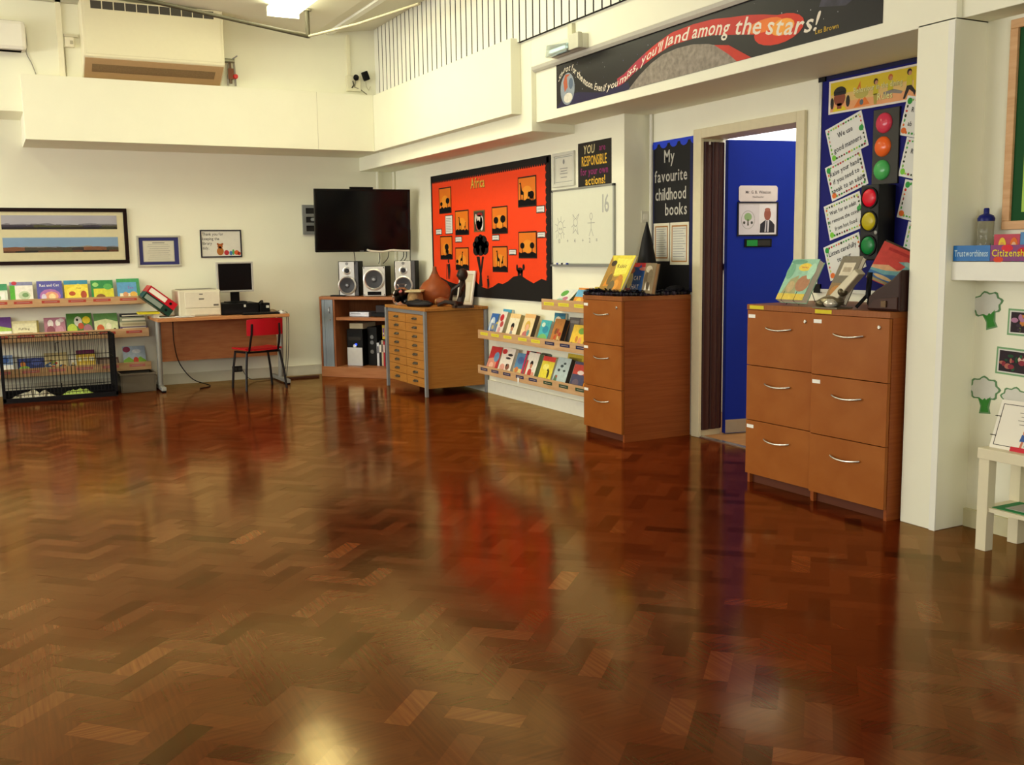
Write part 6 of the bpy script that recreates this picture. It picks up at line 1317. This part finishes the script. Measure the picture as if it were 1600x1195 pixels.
kids('blue box with a dark haired cartoon child at the right edge of the recess shelf', 2.800, 2.67, 0.125, 3.945, '#3a7ab0', [(0.32,'#1c1824','#a8643c','#6a2c5a'),(0.8,'#5a3a1c','#d8a080','#c8c03c')])
GREEN = P('#4a7a4a', 0.6)
def cauli(label, y, z, s, ang):
    t = T('cauliflower_cutout', label, 'paper cutout', RS(y, z) @ RZ(R(ang)), 'paper cauliflower cutouts')
    n = 36
    def blob(k, dy=0): return [((0.064+0.006*math.cos(8*2*PI*i/n))*k*s*math.cos(2*PI*i/n), dy+(0.045+0.005*math.cos(8*2*PI*i/n))*k*s*math.sin(2*PI*i/n)) for i in range(n)]
    m = MB(); m.prism(blob(1.08,0.0), 0, 0.002, P('#5f8a5c', 0.6)); m.prism([(-0.030*s,-0.028*s),(0.034*s,-0.028*s),(0.024*s,-0.075*s),(0.030*s,-0.098*s),(-0.022*s,-0.10*s),(-0.016*s,-0.07*s)], 0, 0.0016, P('#6f9a6a', 0.6)); m.build('backing', t)
    m = MB(); m.poly(blob(0.94), P('#d6d5cc', 0.8), 0.0026); m.build('floret', t)
    m = MB(); m.poly([(-0.028*s,-0.034*s),(-0.005*s,-0.044*s),(0.005*s,-0.036*s),(0.012*s,-0.044*s),(0.032*s,-0.028*s),(0.017*s,-0.07*s),(0.022*s,-0.092*s),(-0.014*s,-0.093*s),(-0.010*s,-0.066*s)], P('#3a8a34', 0.6), 0.0030); m.build('stalk', t)
cauli('paper cauliflower with green stalk just under the recess shelf', 3.025, 1.05, 1.15, 14)
cauli('paper cauliflower with green stalk lower on the recess wall by the table', 3.018, 0.66, 1.15, 2)
cauli('paper cauliflower mostly hidden behind the open book at the right edge', 2.86, 0.635, 1.0, -5)
def photo(label, y, z, w, h, ang, cols, seed):
    t = T('class_photo', label, 'photograph', RS(y, z) @ RZ(R(ang)), 'green mounted photographs on the recess wall')
    MB().box(0,0,0, w,h,0.002, P('#7aa878', 0.6)).build('mount', t)
    m = MB(); m.rect(0.008,0.008,w-0.008,h-0.008,P('#d9d8cf'),0.0024); m.rect(0.016,0.014,w-0.016,h-0.014,P('#2a1c24'),0.0028)
    rnd = random.Random(seed)
    for i in range(16): m.disc(rnd.uniform(0.03,w-0.03),rnd.uniform(0.025,h-0.03),rnd.uniform(0.006,0.018),rnd.uniform(0.006,0.014),P(rnd.choice(cols)),0.0031+0.0001*i,10)
    m.build('picture', t)
photo('green mounted photograph with blue and pink figures, upper one on the recess wall', 2.915, 0.918, 0.18, 0.118, -1, ['#2a3a8a','#8a5a7a','#6a7a3c','#c8803a','#3a2a3a','#b07a9a'], 2)
photo('green mounted photograph of children on dark grass, lower one on the recess wall', 2.965, 0.740, 0.21, 0.122, -2, ['#1c4a2c','#8a2c3a','#b06a5a','#1c5a34','#3a2030','#d8b8a8'], 5)
t = T('side_table', 'small white square legged side table at the right picture edge', 'table', FF(0,0))
TW = P('#dfd6b8', 0.35, var=0.02)
MB().box(3.752,2.265,0.405, 4.026,2.815,0.452, TW).build('table_top', t, bevel=0.002)
for x in (3.758, 3.972):
    for y in (2.76, 2.272): MB().box(x,y,0, x+0.05,y+0.05,0.405, TW).build('leg', t, bevel=0.002)
MB().box(3.768,2.285,0.175, 4.012,2.80,0.193, TW).build('lower_shelf', t)
t = T('green_mount_sheet', 'grey sheet in a green paper mount on the lower table shelf', 'paper', FF(3.785,2.34,0.194))
MB().box(0,0,0, 0.18,0.415,0.002, P('#1f8a4c', 0.6)).build('mount', t); MB().box(0.03,0.04,0.002, 0.15,0.375,0.003, P('#b9b7b0', 0.6)).build('sheet', t)
bt = FR(2.795, 0.4525, 3.80) @ RX(R(-20))
t = T('ring_book', 'white laminated ring bound book with a child drawing propped on the table', 'book', bt)
MB().box(0,0,-0.006, 0.30,0.215,0.0, P('#e9e4d6', 0.15, var=0.02)).build('page', t)
m = MB(); m.frame(0.014,0.014,0.286,0.198,0.003,0,0.0005,P('#3a3432')); m.disc(0.165,0.085,0.028,0.030,P('#c87a5a'),0.0008,14); m.poly([(0.13,0.045),(0.17,0.045),(0.165,0.07),(0.135,0.075)],P('#3a5a9a'),0.0011); m.poly([(0.135,0.01),(0.145,0.01),(0.15,0.05),(0.14,0.05)],P('#c87a5a'),0.0010); m.poly([(0.155,0.025),(0.168,0.018),(0.172,0.05),(0.16,0.05)],P('#8aa8a0'),0.0010)
for i in range(4): m.rect(0.10+0.01*(i%2),0.165-i*0.017,0.24-0.02*(i%2),0.168-i*0.017,P('#8a8478'),0.0008)
m.build('drawing', t)
MB().box(0.10,-0.003,0.0, 0.20,0.018,0.004, P('#c2142c', 0.35)).build('red_clip', t)
for y_ in (0.055,0.14):
    MB().tube([(0.018,y_,0.001),(0.005,y_,0.012),(-0.008,y_,0.004),(-0.004,y_,-0.008),(0.012,y_,-0.007)], 0.0018, P('#5a5650',0.3,0.7), 6).build('binder_ring', t)
MB().prism([(0.1,0.0),(0.2,0.0),(0.15,0.16)], -0.009, -0.006, P('#cfc9b8')).build('back_stay', t)
